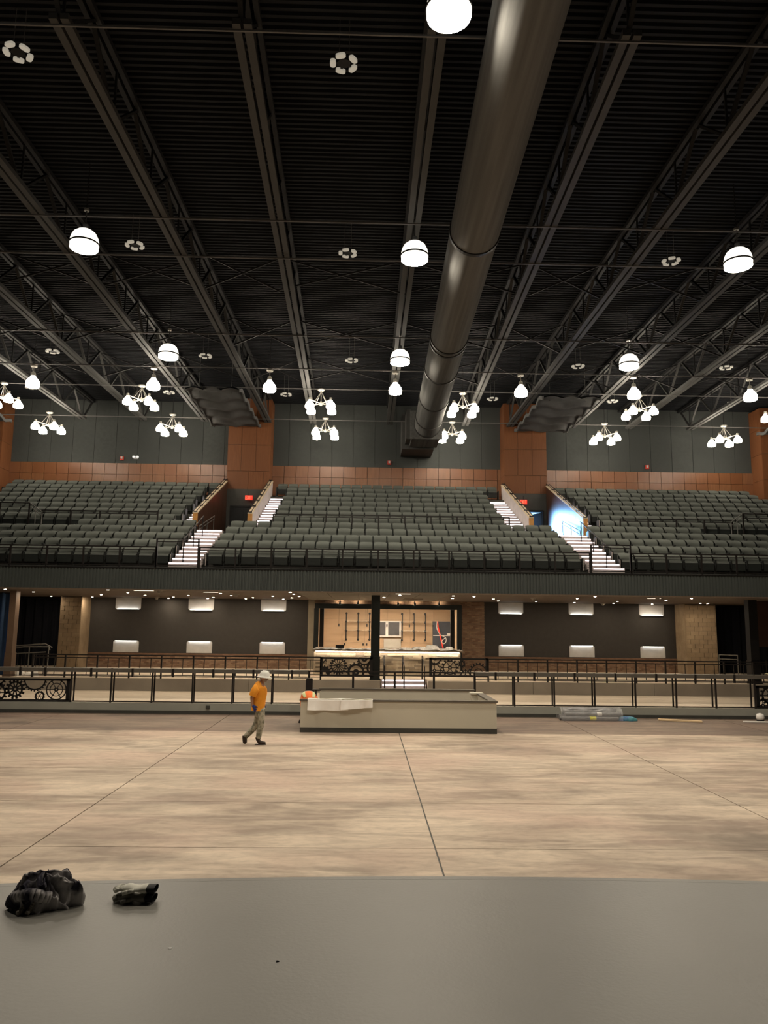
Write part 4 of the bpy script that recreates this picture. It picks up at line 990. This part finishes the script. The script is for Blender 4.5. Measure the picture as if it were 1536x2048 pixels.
# side openings with drapes and stair handrails
def drape(x0, x1, y, z0, z1, label, mt, loc):
    def f(u, v): x = x0 + (x1 - x0) * u; return (x, y + .07 * math.sin(x * 14) + .03 * math.sin(x * 31), z0 + (z1 - z0) * v)
    t = thing('drape', label, 'drape', loc, None)
    part('cloth', M().grid(f, int((x1 - x0) * 30), 2), mt, t, True); part('track', M().box(x0, x1, y - .04, y + .04, z1 - .03, z1 + .02), BLACK, t)
drape(-19.5, -14.0, 37.8, .8, 4.0, 'black drape closing the left side opening', CURT, (-16, 37.8, .8))
drape(16.45, 21.5, 37.8, .8, 4.0, 'black drape closing the right side opening', CURT, (18, 37.8, .8))
drape(-19.0, -14.05, 31.3, .33, 4.0, 'navy drape at the left edge lit by blue light', CURTB, (-16.5, 31.3, .33))
struct('wall_side_right', M().box(15.9, 22, 31.6, 31.8, 2.2, 4.06), mat('brown_side', (.07, .035, .025), .6))
bl_ = bpy.data.lights.new('blue_drape_fill', 'SPOT'); bl_.energy = 22; bl_.color = (.25, .5, 1); bl_.spot_size = 1.3; bl_.spot_blend = 1  # unseen blue spot added to give the navy drape its glow
bo = bpy.data.objects.new('blue_drape_fill', bl_); COL.objects.link(bo); bo.location = (-16.2, 29.2, 2.2); bo.rotation_euler = Vector((.55, 1, 0)).to_track_quat('-Z', 'Z').to_euler()
t = thing('ramp_handrail', 'grey double handrail climbing beside the left pier', 'handrail', (-14, 33.5, .8))
part('rail', M().path([(-16.3, 33, 1.15), (-14.9, 33, 1.72), (-14.2, 33, 1.84), (-13.2, 33, 1.85), (-13.15, 33, 1.7)], .025), GREYRAIL, t)
part('rail', M().path([(-16.3, 33.6, 1.35), (-14.9, 33.6, 1.85), (-13.6, 33.6, 1.95), (-13.3, 33.6, 1.8)], .025).path([(-15.6, 33, 1.2), (-14.6, 33, 1.55), (-13.3, 33, 1.63)], .02), GREYRAIL, t)
for x, z in ((-15.4, 1.5), (-14.6, 1.76), (-14.0, 1.84), (-13.2, 1.84)): part('post', M().tube((x, 33, .8), (x, 33, z), .022, 8), GREYRAIL, t)
for k in range(14): part('picket', M().tube((-15.2 + k * .15, 33.02, .85), (-15.2 + k * .15, 33.02, 1.55), .01, 6), RAILD, t)
t = thing('landing_gate', 'small grey tube gate at the right pier', 'gate', (16.8, 33, .8))
part('frame', M().path([(15.1, 33, .8), (15.1, 33, 1.82), (15.9, 33, 1.80), (15.9, 33, .8)], .022).path([(15.1, 33, 1.65), (15.9, 33, 1.63)], .018), GREYRAIL, t)
for k in range(5): part('picket', M().tube((16.05 + k * .28, 33.1, .8), (16.05 + k * .28, 33.1, 1.6), .014, 6), RAILD, t)

# ------------------------------------------------------------------ mixing booth
t = thing('mixing_booth', 'low putty-coloured walled booth on the concrete floor', 'booth', (.95, 23.5, 0))
def bwall(nm, x0, x1, y0, y1):
    w_ = part(nm, M().box(x0, x1, y0, y1, .13, .83), BOOTH, t)
    part('base', M().box(x0 - .006, x1 + .006, y0 - .006, y1 + .006, 0, .135), CURBBASE, w_)
    part('cap', M().box(x0 - .03, x1 + .03, y0 - .03, y1 + .03, .83, .875), BOOTHCAP, w_)
bwall('front_wall', -1.72, 3.64, 21.58, 21.74)
bwall('right_wall', 3.48, 3.64, 21.78, 24.4)
bwall('rear_wall', -1.42, 3.55, 25.36, 25.52)
bwall('left_wall', -1.72, -1.56, 24.4, 25.3)
part('right_pilaster', M().box(3.3, 3.48, 24.1, 24.4, 0, .83).box(3.26, 3.66, 24.06, 24.44, .835, .88), BOOTH, t)
def paper(x0, x1, zb0, zb1, y, label, seed):
    rnd = random.Random(seed); a, b = rnd.uniform(0, 6), rnd.uniform(0, 6)
    def f(u, v):
        x = x0 + (x1 - x0) * u
        if v < .25: q = v / .25; return (x, y + .2 - .24 * q, .885 + .006 * math.sin(u * 9 + a))
        q = (v - .25) / .75; zb = zb0 + (zb1 - zb0) * u
        return (x, y - .04 - q * (.025 + .02 * math.sin(u * 7 + a) + .015 * math.sin(u * 15 + b)) - .03 * q * q * (1 if u < .2 else .3), .885 - (.885 - zb) * q)
    tt = thing('paper_sheet', label, 'sheet', ((x0 + x1) / 2, y, .88), 'white sheets on the booth')
    part('sheet', M().grid(f, 26, 14), PAPER, tt, True)
    part('tape', M().box(x0 + .02, x1 - .02, y - .035, y - .0, .888, .894), YTAPE, tt)
paper(-1.53, -.42, .60, .585, 21.58, 'left white sheet hanging over the booth front', 1)
paper(-.63, .24, .615, .68, 21.53, 'right white sheet overlapping the left one on the booth front', 2)

# office chair inside the booth
t = thing('office_chair', 'black office chair standing inside the booth at its left end', 'chair', (-1.28, 24.3, 0))
cx, cy = -1.66, 23.75
t.location = (cx, cy, 0); WL[t.name] = Vector((cx, cy, 0))
part('seat', M().prism([(cx - .22, cy - .24), (cx + .22, cy - .24), (cx + .25, cy), (cx + .2, cy + .24), (cx - .2, cy + .24), (cx - .25, cy)], 'z', .52, .60), BLACK, t)
def cb(u, v): a = (u - .5) * 1.5; zz = .80 + .5 * v; r = .105 * (1 - .25 * max(0, v - .85) / .15); return (cx + r * math.sin(a) / math.sin(.75), cy + .03 * math.cos(a), zz)
part('backrest', M().prism([(cx - .105, .88), (cx + .105, .88), (cx + .105, 1.24), (cx + .085, 1.285), (cx - .07, 1.285), (cx - .105, 1.24)], 'y', cy + .1, cy + .2), BLACK, t)
part('back_stem', M().bar((cx, cy + .16, .55), (cx, cy + .17, .95), .05), BLACK, t)
part('armrest', M().box(cx + .1, cx + .36, cy - .05, cy + .02, .93, .965).box(cx + .2, cx + .24, cy - .04, cy + .01, .56, .94), BLACK, t)
part('gas_column', M().tube((cx, cy, .1), (cx, cy, .52), .03, 10), CHROME, t)
for k in range(5):
    a = 2 * PI * k / 5; lg = part('leg', M().bar((cx, cy, .11), (cx + .3 * math.cos(a), cy + .3 * math.sin(a), .08), .05, .04), BLACK, t)
    part('caster', M().tube((cx + .3 * math.cos(a), cy + .3 * math.sin(a) - .02, .03), (cx + .3 * math.cos(a), cy + .3 * math.sin(a) + .02, .03), .03, 10), BLACK, lg)

# ------------------------------------------------------------------ things on the floor
t = thing('wrapped_bundle', 'long low plastic-wrapped bundle of pipes on the floor by the platform', 'bundle', (7.2, 25.0, 0))
GREYP = mat('grey_pipe', (.22, .21, .20), .5, c2=(.12, .12, .13), scale=6, stretch=(1, 5, 5)); YEL = mat('yellow_label', (.75, .7, .05), .5)
for r, (n, z) in enumerate(((5, .075), (4, .2), (3, .315))):
    for k in range(n):
        y = 24.72 + .125 * k + r * .06; j = random.uniform(-.1, .1)
        p = part('pipe', M().tube((6.25 + j + r * .05, y, z), (8.1 + j - r * .05, y, z), .06, 10), GREYP, t)
        if k == 0 and r < 2: part('label', M().tube((7.1 + .25 * r, y, z), (7.3 + .2 * r, y, z), .064, 10), YEL if r == 0 else PAPER, p)
GL = bpy.data.materials.new('clear_wrap'); GL.use_nodes = True
b_ = GL.node_tree.nodes['Principled BSDF']; b_.inputs['Base Color'].default_value = (.8, .8, .8, 1); b_.inputs['Alpha'].default_value = .22; b_.inputs['Roughness'].default_value = .25
def wrapf(u, v):
    x = 6.2 + 1.95 * u; a = PI * v
    return (x, 25.0 - .36 * math.cos(a) * (1 + .04 * math.sin(x * 13)), .39 * math.sin(a) ** .6 * (1 + .05 * math.sin(x * 9 + v * 6)) + .005)
part('plastic_wrap', M().grid(wrapf, 60, 10), GL, t, True)
solo('teal_bag', crumple(M(), 8.33, 24.85, .005, .3, .16, .13, 5, 24, 6), mat('teal_plastic', (.10, .33, .34), .4, c2=(.05, .1, .3), scale=6), 'crumpled teal plastic bag at the right end of the bundle', 'bag', (8.33, 24.85, 0), smooth=True)
solo('wood_plank', M().bar((9.38, 25.0, .03), (10.6, 24.55, .03), .14, .045).bar((9.4, 25.06, .055), (10.58, 24.62, .055), .02, .01), PINE, 'pale timber plank lying on the floor right of the bundle', 'plank', (10, 24.8, 0))
solo('white_strip', M().bar((12.0, 24.75, .02), (13.4, 24.6, .02), .08, .03).bar((12.0, 24.78, .035), (13.4, 24.63, .035), .01, .012), PAPER, 'thin white strip on the floor at the right edge', 'strip', (12.7, 24.7, 0))
t = thing('floor_ball', 'small white round lamp standing on the floor at the right edge', 'lamp', (12.72, 25.1, 0)); part('body', M().lathe([(.001, 0), (.1, .02), (.13, .12), (.1, .22), (.001, .25)], (12.72, 25.1, 0), 16), PAPER, t, True); part('collar', M().lathe([(.11, 0), (.12, .02), (.12, .05)], (12.72, 25.1, 0), 16), BLACK, t)
for x, l in ((-5.02, 'left of the worker'), (8.05, 'behind the wrapped bundle')):
    solo('floor_box', M().box(x - .06, x + .06, 25.57, 25.61, .17, .27).box(x - .04, x + .04, 25.56, 25.58, .19, .25), CURBBASE, 'small grey outlet box on the platform curb, %s' % l, 'outlet', (x, 25.6, .2), 'curb outlets')
for k, (x, rx, h, l) in enumerate(((-13.25, .16, .22, 'leftmost of the three'), (-12.95, .12, .16, 'middle of the three'), (-12.68, .14, .2, 'rightmost of the three'))):
    solo('pale_bag', crumple(M(), x, 30.55, .8, rx, .14, h, k + 31, 22, 7), PAPER, 'small pale bag on the upper floor behind the left gear panel, %s' % l, 'bag', (x, 30.55, .8), 'pale bags on the upper floor', True)
t = thing('safety_vest', 'yellow and white vest hung over the drink rail at the right edge', 'vest', (13.62, 25.7, 1.42))
def vestf(u, v):
    q = v * 1.3
    y = 25.95 - .36 * min(1, q / .5) if q < .5 else 25.585 - .02 * math.sin(u * 9); z = 1.425 + .012 * math.sin(u * 11) + .02 if q < .5 else 1.43 - (q - .5) * .75
    return (13.4 + .42 * u + .02 * math.sin(v * 9), y, z)
part('cloth', M().grid(vestf, 14, 20), mat('vest_yellow', (.75, .62, .12), .7, c2=(.6, .55, .45), scale=7), t, True)
part('collar', crumple(M(), 13.62, 25.78, 1.44, .13, .1, .22, 41, 20, 6), PAPER, t, True)
# jacket and gloves on the stage
def jacketf(u, v):
    a = 2 * PI * u; r = math.cos(v * PI / 2) ** .55
    fold = .16 * math.sin(3 * a + 1) + .10 * math.sin(7 * a + 5 * v) + .07 * math.sin(13 * a - 7 * v + 2) + .05 * math.sin(21 * a + 9 * v) + .035 * math.sin(34 * a - 15 * v)
    h = .155 * math.sin(v * PI / 2) ** .8 * (1 + .35 * math.sin(2 * a + .6) * (1 - v) + .28 * math.sin(6 * a + 6 * v) * (1 - v * .7) + .15 * math.sin(15 * a + 3 * v) + .13 * math.sin(11 * a + 17 * v + 1) * (1 - v) + .06 * math.sin(27 * a - 21 * v))
    return (-1.92 + .185 * r * (1 + fold) * math.cos(a), 5.0 + .12 * r * (1 + fold) * math.sin(a), 1.2 + max(.0, h))
t = thing('jacket', 'crumpled dark jacket heaped on the grey stage floor', 'jacket', (-1.92, 5.0, 1.2))
JK = mat('dark_jacket_cloth', (.60, .575, .57), .85, c2=(.03, .028, .045), scale=6.5, lo=.42, hi=.60, bump=.3)
part('body', M().grid(jacketf, 90, 22), JK, t, True)
part('sleeve', M().path(curve_pts([(-1.85, 4.92, 1.27), (-1.95, 4.88, 1.30), (-2.06, 4.93, 1.27), (-2.1, 4.97, 1.22)], 12), .035, 10), JK, t, True)
CUF = mat('pale_cuff_cloth', (.34, .31, .26), .8)
for dx in (0, .045): part('strap', M().path(curve_pts([(-1.97 + dx, 4.9, 1.27), (-1.985 + dx, 4.86, 1.225), (-2.0 + dx * 1.2, 4.83, 1.212)], 8), .014, 8), CUF, t, True)
def glovef(cx, cy, cz, ang, t, mt):
    ca, sa = math.cos(ang), math.sin(ang)
    def W(x, y, z): return (cx + x * ca - y * sa, cy + x * sa + y * ca, cz + z)
    m = M()
    m.grid(lambda u, v: W(-.03 + .15 * u, 0.056 * (1 - .25 * abs(u - .5)) * math.cos(2 * PI * v), .022 + .02 * math.sin(2 * PI * v) * (1 + .3 * math.sin(u * 9))), 8, 12)
    part('palm', m, mt, t, True)
    for k, l in enumerate((.06, .075, .08, .07)):
        y = -.034 + .0225 * k
        part('finger', M().path([W(-.02, y, .022), W(-.02 - l * .55, y * 1.1, .026), W(-.02 - l, y * 1.15, .012)], .0115, 8), mt, t, True)
    part('finger', M().path([W(.04, -.04, .02), W(.01, -.065, .02), W(-.02, -.072, .012)], .0125, 8), mt, t, True)
    part('cuff', M().grid(lambda u, v: W(.115 + .05 * u, .05 * math.cos(2 * PI * v), .024 + .022 * math.sin(2 * PI * v)), 2, 14), mat('glove_cuff_black', (.02, .02, .022), .7), t, True)
GLV = mat('pale_glove', (.80, .79, .70), .8, c2=(.66, .65, .57), scale=20); GLV2 = mat('grey_glove', (.30, .29, .25), .8, c2=(.2, .19, .17), scale=20)
t = thing('work_glove', 'lower pale work glove lying on the stage right of the jacket', 'glove', (-1.41, 5.1, 1.2), 'work gloves on the stage'); glovef(-1.43, 5.08, 1.203, -.12, t, GLV2)
t = thing('work_glove', 'upper pale work glove stacked on the other right of the jacket', 'glove', (-1.4, 5.1, 1.25), 'work gloves on the stage'); glovef(-1.43, 5.09, 1.25, -.06, t, GLV)
solo('paper_scrap', crumple(M(), -1.0, 4.38, 1.2, .013, .011, .004, 2, 12, 4), mat('scrap_white', (.9, .9, .88), .8), 'tiny white paper scrap on the stage floor', 'scrap', (-1.0, 4.38, 1.2))
solo('grit_speck', crumple(M(), -.42, 4.22, 1.2, .008, .007, .006, 4, 10, 4), BLACK, 'tiny dark speck of grit on the stage floor', 'speck', (-.42, 4.22, 1.2))

# ------------------------------------------------------------------ people
def skin(name, pts, edges, radii, mt, parent, sub=2, root=0, off=(0, 0, 0)):
    """one continuous surface grown over a skeleton"""
    me = bpy.data.meshes.new(name)
    me.from_pydata([(p[0] - off[0], p[1] - off[1], p[2] - off[2]) for p in pts], edges, [])
    o = bpy.data.objects.new(name, me); COL.objects.link(o)
    md = o.modifiers.new('skin', 'SKIN'); md.use_smooth_shade = True
    sv = me.skin_vertices[0].data
    for i, r in enumerate(radii):
        r = r if isinstance(r, tuple) else (r, r)
        sv[i].radius = r; sv[i].use_root = (i == root)
    o.modifiers.new('sub', 'SUBSURF').levels = sub
    o.modifiers['sub'].render_levels = sub
    dg = bpy.context.evaluated_depsgraph_get()
    new = bpy.data.meshes.new_from_object(o.evaluated_get(dg))
    new.name = name
    bpy.data.objects.remove(o)
    new.materials.clear(); new.materials.append(mt)
    new.polygons.foreach_set('use_smooth', [True] * len(new.polygons))
    q = bpy.data.objects.new(name, new); COL.objects.link(q); q.parent = parent
    WL[q.name] = Vector(WL[parent.name])
    return q
def loft(m, ctrl, side, n=22, sub=5, u0=0.0, u1=1.0, grow=0.0, arc=(0, 2 * PI), fold=0.0, ends=False):
    """smooth tube through ctrl = [(point, in-plane radius, sideways radius)]; side is the sideways axis"""
    C_ = [ctrl[0]] + list(ctrl) + [ctrl[-1]]; S_ = Vector(side).normalized(); smp = []
    def cr(a, b, c, d, u): return .5 * (2 * b + (c - a) * u + (2 * a - 5 * b + 4 * c - d) * u * u + (3 * b - a - 3 * c + d) * u ** 3)
    N_ = (len(ctrl) - 1) * sub
    for k in range(N_ + 1):
        f = u0 + (u1 - u0) * k / N_; q = min(f * (len(ctrl) - 1), len(ctrl) - 1 - 1e-6); i = int(q); u = q - i
        a, b, c, d = C_[i:i + 4]
        smp.append((cr(*[Vector(x[0]) for x in (a, b, c, d)], u), cr(a[1], b[1], c[1], d[1], u) + grow, cr(a[2], b[2], c[2], d[2], u) + grow, f))
    full = abs(arc[1] - arc[0] - 2 * PI) < 1e-6; vs = []; w_ = n if full else n + 1
    for k, (p, ra, rs, f) in enumerate(smp):
        t_ = (smp[min(k + 1, N_)][0] - smp[max(k - 1, 0)][0]).normalized(); nn = t_.cross(S_).normalized()
        for j in range(w_):
            a = arc[0] + (arc[1] - arc[0]) * j / n; g_ = 1 + fold * math.sin(5 * a + 14 * f) * math.sin(9 * f + 2 * a)
            vs.append(p + nn * ra * g_ * math.cos(a) + S_ * rs * g_ * math.sin(a))
    fs = [(k * w_ + j, k * w_ + (j + 1) % w_, (k + 1) * w_ + (j + 1) % w_, (k + 1) * w_ + j) for k in range(N_) for j in range(n)]
    if ends and full: fs += [tuple(range(w_ - 1, -1, -1)), tuple(N_ * w_ + j for j in range(w_))]
    return m.add(vs, fs)
SKIN = mat('weathered_skin', (.42, .23, .15), .6)
SHIRT = mat('orange_shirt', (.92, .37, .035), .8, c2=(.80, .30, .025), scale=7, bump=.2, bscale=9)
CAMO = mat('camo_cloth', (.46, .43, .34), .85, c2=(.17, .165, .12), scale=11, detail=3, lo=.40, hi=.60)
BOOT = mat('dark_boot', (.045, .03, .022), .6)
GLOVE = mat('blue_glove', (.02, .05, .26), .6)
HAT = mat('white_hat', (.78, .78, .72), .35)
GREYH = mat('grey_hair', (.34, .30, .26), .8)
px, py = -2.53, 19.42
man = thing('person', 'person in orange shirt, camouflage trousers and white hard hat walking right', 'person', (px, py, 0))
def Q(zx, zy, dy=0.0): return (px + (zx - 520) / 535, py + dy, (1085 - zy) / 535)
def sphere(m, c, r, s=(1, 1, 1), n=12):
    return m.grid(lambda u, v: (c[0] + r * s[0] * math.sin(PI * v) * math.cos(2 * PI * u), c[1] + r * s[1] * math.sin(PI * v) * math.sin(2 * PI * u), c[2] + r * s[2] * math.cos(PI * v)), n, n // 2 + 2)
# body: pelvis root, spine, neck, head, arms and legs in one skin
B = [Q(515, 650), Q(505, 560), Q(505, 450), Q(508, 345), Q(528, 292), Q(545, 262), Q(556, 232), Q(552, 196),
     Q(480, 355, -.17), Q(418, 480, -.21), Q(428, 575, -.20), Q(455, 622, -.19),
     Q(520, 355, .17), Q(525, 480, .21), Q(530, 575, .2), Q(535, 620, .19),
     Q(525, 665, -.09), Q(545, 800, -.09), Q(508, 1010, -.08), Q(510, 1050, -.08), Q(590, 1065, -.08),
     Q(505, 665, .09), Q(468, 855, .09), Q(320, 1000, .09), Q(318, 1030, .09), Q(340, 1080, .09)]
BE = [(0, 1), (1, 2), (2, 3), (3, 4), (4, 5), (5, 6), (6, 7), (3, 8), (8, 9), (9, 10), (10, 11), (3, 12), (12, 13), (13, 14), (14, 15),
      (0, 16), (16, 17), (17, 18), (18, 19), (19, 20), (0, 21), (21, 22), (22, 23), (23, 24), (24, 25)]
BR = [.13, .125, .14, .11, .052, .068, .088, .085, .06, .045, .034, .036, .06, .045, .034, .036,
      .085, .06, .042, .045, .035, .085, .06, .042, .042, .035]
skin('body', B, BE, BR, SKIN, man, off=WL[man.name])
# face
fc = M(); h = Q(556, 236)
fc.prism([(Q(600, 240)[0] - .015, Q(0, 226)[2]), (Q(600, 240)[0] + .022, Q(0, 258)[2]), (Q(600, 240)[0] - .015, Q(0, 262)[2])], 'y', py - .014, py + .014)
part('nose', fc, SKIN, man)
part('eye', sphere(M(), (Q(588, 238)[0] + .012, py - .034, Q(0, 238)[2]), .011), BLACK, man, True)
part('eye', sphere(M(), (Q(588, 238)[0] + .012, py + .034, Q(0, 238)[2]), .011), BLACK, man, True)
part('mouth', M().box(Q(592, 0)[0] - .005, Q(592, 0)[0] + .006, py - .024, py + .024, Q(0, 281)[2], Q(0, 277)[2]), mat('lip', (.28, .10, .08), .6), man)
part('beard', sphere(M(), (Q(566, 266)[0], py, Q(0, 268)[2]), .062, (1, 1.0, .72)), GREYH, man, True)
for s in (-1, 1): part('ear', sphere(M(), (Q(545, 0)[0], py + s * .088, Q(0, 245)[2]), .028, (.7, .35, 1.1)), SKIN, man, True)
part('hair', sphere(M(), (Q(535, 0)[0], py, Q(0, 232)[2]), .088, (.85, 1.02, .8)), GREYH, man, True)
# hard hat with full brim, tilted a little forward
hm = M(); tilt = Matrix.Rotation(math.radians(6), 3, 'Y'); hc = Vector(Q(560, 222))
hm.lathe([(.001, .152), (.05, .147), (.10, .115), (.128, .06), (.135, .015), (.15, .0), (.195, -.014), (.19, -.022), (.13, -.006)], (0, 0, 0), 26)
hm.v = [tuple(tilt @ Vector(p) + hc) for p in hm.v]
hat = part('hard_hat', hm, HAT, man, True)
rb = M().bar((-.11, 0, .10), (.10, 0, .118), .03, .05); rb.v = [tuple(tilt @ Vector(p) + hc) for p in rb.v]
part('hat_ridge', rb, HAT, hat)
# shirt over torso and upper arms
sh_ = M()
loft(sh_, [(Q(490, 655), .165, .20), (Q(492, 600), .165, .195), (Q(496, 520), .17, .20), (Q(502, 430), .185, .215), (Q(500, 365), .168, .222), (Q(505, 328), .125, .175), (Q(524, 300), .068, .075)], (0, 1, 0), 26, 6, fold=.022)
for sgn, pp in ((-1, [Q(498, 345, -.12), Q(478, 362, -.19), Q(450, 410, -.225), Q(428, 462, -.225)]), (1, [Q(505, 345, .12), Q(508, 362, .19), Q(518, 410, .22), Q(522, 460, .215)])):
    loft(sh_, [(pp[0], .09, .07), (pp[1], .10, .075), (pp[2], .093, .075), (pp[3], .09, .075)], (0, 1, 0), 18, 5, fold=.02)
part('shirt', sh_, SHIRT, man, True)
# trousers
T = [Q(510, 600), Q(515, 668), Q(528, 700, -.09), Q(545, 800, -.09), Q(524, 920, -.085), Q(510, 1020, -.08), Q(502, 700, .09), Q(468, 852, .09), Q(385, 945, .09), Q(318, 1010, .09)]
skin('trousers', T, [(0, 1), (1, 2), (2, 3), (3, 4), (4, 5), (1, 6), (6, 7), (7, 8), (8, 9)], [.15, .15, .115, .088, .075, .068, .112, .085, .075, .066], CAMO, man, root=1, off=WL[man.name])
# boots
for yy, P4 in ((-.08, [Q(505, 985, -.08), Q(498, 1044, -.08), Q(548, 1062, -.08), Q(612, 1066, -.08)]), (.09, [Q(322, 985, .09), Q(312, 1030, .09), Q(328, 1062, .09), Q(345, 1082, .09)])):
    bt = skin('boot', P4, [(0, 1), (1, 2), (2, 3)], [.062, .066, .055, .04], BOOT, man, root=1, off=WL[man.name])
part('boot_sole', M().prism([(Q(468, 0)[0] + .085 * (1 - math.cos(a)) * 1.62, py - .08 + .046 * math.sin(a)) for a in [PI * k / 9 for k in range(10)]] + [(Q(468, 0)[0] + .085 * (1 + math.cos(a)) * 1.62, py - .08 - .046 * math.sin(a)) for a in [PI * k / 9 for k in range(1, 9)]], 'z', .0, .022), BLACK, man)
# gloved hands with five fingers each
def hand(wr, d, side, nm):
    wr = Vector(wr); d = Vector(d).normalized(); a = Vector((0, 1, 0)); fwd = d.cross(a).normalized()
    pts = [wr - d * .05, wr, wr + d * .05, wr + d * .085]; ed = [(0, 1), (1, 2), (2, 3)]; rad = [.036, .036, (.042, .032), (.040, .028)]
    for k, l in enumerate((.065, .078, .082, .07)):
        o_ = fwd * (.032 - .021 * k)
        b0 = len(pts); curl = a * side * .02
        pts += [wr + d * .09 + o_, wr + d * (.09 + l * .5) + o_ * 1.15 + curl * .5, wr + d * (.09 + l * .85) + o_ * 1.05 + curl * 1.8]
        ed += [(3, b0), (b0, b0 + 1), (b0 + 1, b0 + 2)]; rad += [.0115, .011, .0095]
    b0 = len(pts); pts += [wr + d * .03 + fwd * .045, wr + d * .06 + fwd * .068, wr + d * .09 + fwd * .07 + a * side * .012]
    ed += [(2, b0), (b0, b0 + 1), (b0 + 1, b0 + 2)]; rad += [.014, .0125, .0105]
    skin(nm, pts, ed, rad, GLOVE, man, sub=1, root=2, off=WL[man.name])
hand(Q(440, 590, -.2), (.10, 0, -.17), 1, 'glove')
hand(Q(531, 592, .2), (.03, 0, -.17), -1, 'glove')

# second worker kneeling at the booth's left end, back bent under a hi-vis vest
kx, ky = -1.60, 22.6
kn = thing('person', 'person in orange hi-vis top crouching behind the left end of the booth', 'person', (kx, ky, 0))
K = [(kx + .0, ky + .25, .42), (kx - .02, ky + .12, .70), (kx + .0, ky - .02, .88), (kx + .06, ky - .25, .84), (kx + .08, ky - .38, .74), (kx + .09, ky - .46, .66),
     (kx - .12, ky - .2, .80), (kx - .10, ky - .32, .55), (kx - .06, ky - .5, .40), (kx + .22, ky - .18, .80), (kx + .25, ky - .32, .55), (kx + .2, ky - .48, .40),
     (kx - .02, ky + .15, .42), (kx - .03, ky - .22, .42), (kx - .03, ky - .12, .08), (kx - .03, ky - .3, .05), (kx + .2, ky + .15, .40), (kx + .22, ky - .1, .08), (kx + .2, ky + .3, .08), (kx + .2, ky + .42, .05)]
KE = [(0, 1), (1, 2), (2, 3), (3, 4), (4, 5), (3, 6), (6, 7), (7, 8), (3, 9), (9, 10), (10, 11), (0, 12), (12, 13), (13, 14), (14, 15), (0, 16), (16, 17), (17, 18), (18, 19)]
skin('body', K, KE, [.13, .13, .13, .11, .055, .09, .06, .045, .034, .06, .045, .034, .085, .065, .045, .04, .085, .065, .045, .04], SKIN, kn, off=WL[kn.name])
ORV = mat('hi_vis_orange', (.95, .22, .05), .7, c2=(.8, .17, .035), scale=9)
KP = [((kx + .0, ky + .30, .40), .17, .19), ((kx - .01, ky + .20, .60), .175, .20), ((kx + .0, ky + .06, .79), .175, .205), ((kx + .03, ky - .14, .86), .165, .215), ((kx + .06, ky - .30, .80), .12, .17), ((kx + .08, ky - .38, .73), .07, .08)]
km = M(); loft(km, KP, (1, 0, 0), 26, 6, fold=.02)
for pp in ([(kx - .08, ky - .2, .83), K[6], (kx - .11, ky - .3, .62)], [(kx + .15, ky - .2, .83), K[9], (kx + .24, ky - .3, .62)]): loft(km, [(pp[0], .08, .08), (pp[1], .085, .085), (pp[2], .08, .08)], (0, 1, 0), 16, 5)
vs_ = part('shirt', km, ORV, kn, True)
STR = mat('reflective_strip', (.75, .80, .42), .4); STR2 = mat('reflective_silver', (.8, .75, .7), .3)
part('stripe', loft(M(), KP, (1, 0, 0), 26, 4, .52, .60, .008, fold=.02), STR2, vs_, label='silver reflective stripe')
part('stripe', loft(M(), KP, (1, 0, 0), 8, 6, .1, .82, .009, (PI * .16, PI * .32)), STR, vs_, label='yellow-green reflective stripe')
part('stripe', loft(M(), KP, (1, 0, 0), 8, 6, .1, .82, .009, (-PI * .32, -PI * .16)), STR, vs_, label='yellow-green reflective stripe')
skin('trousers', [K[0], K[12], K[13], K[14], K[16], K[17], K[18]], [(0, 1), (1, 2), (2, 3), (0, 4), (4, 5), (5, 6)], [.16, .11, .085, .06, .11, .085, .06], CAMO, kn, root=0, off=WL[kn.name])
hm = M().lathe([(.001, .14), (.08, .12), (.125, .05), (.135, .0), (.15, -.01), (.13, -.015)], (0, 0, 0), 22); rt = Matrix.Rotation(math.radians(70), 3, 'X')
hm.v = [tuple(rt @ Vector(p) + Vector((kx + .09, ky - .48, .64))) for p in hm.v]
part('hard_hat', hm, HAT, kn, True)
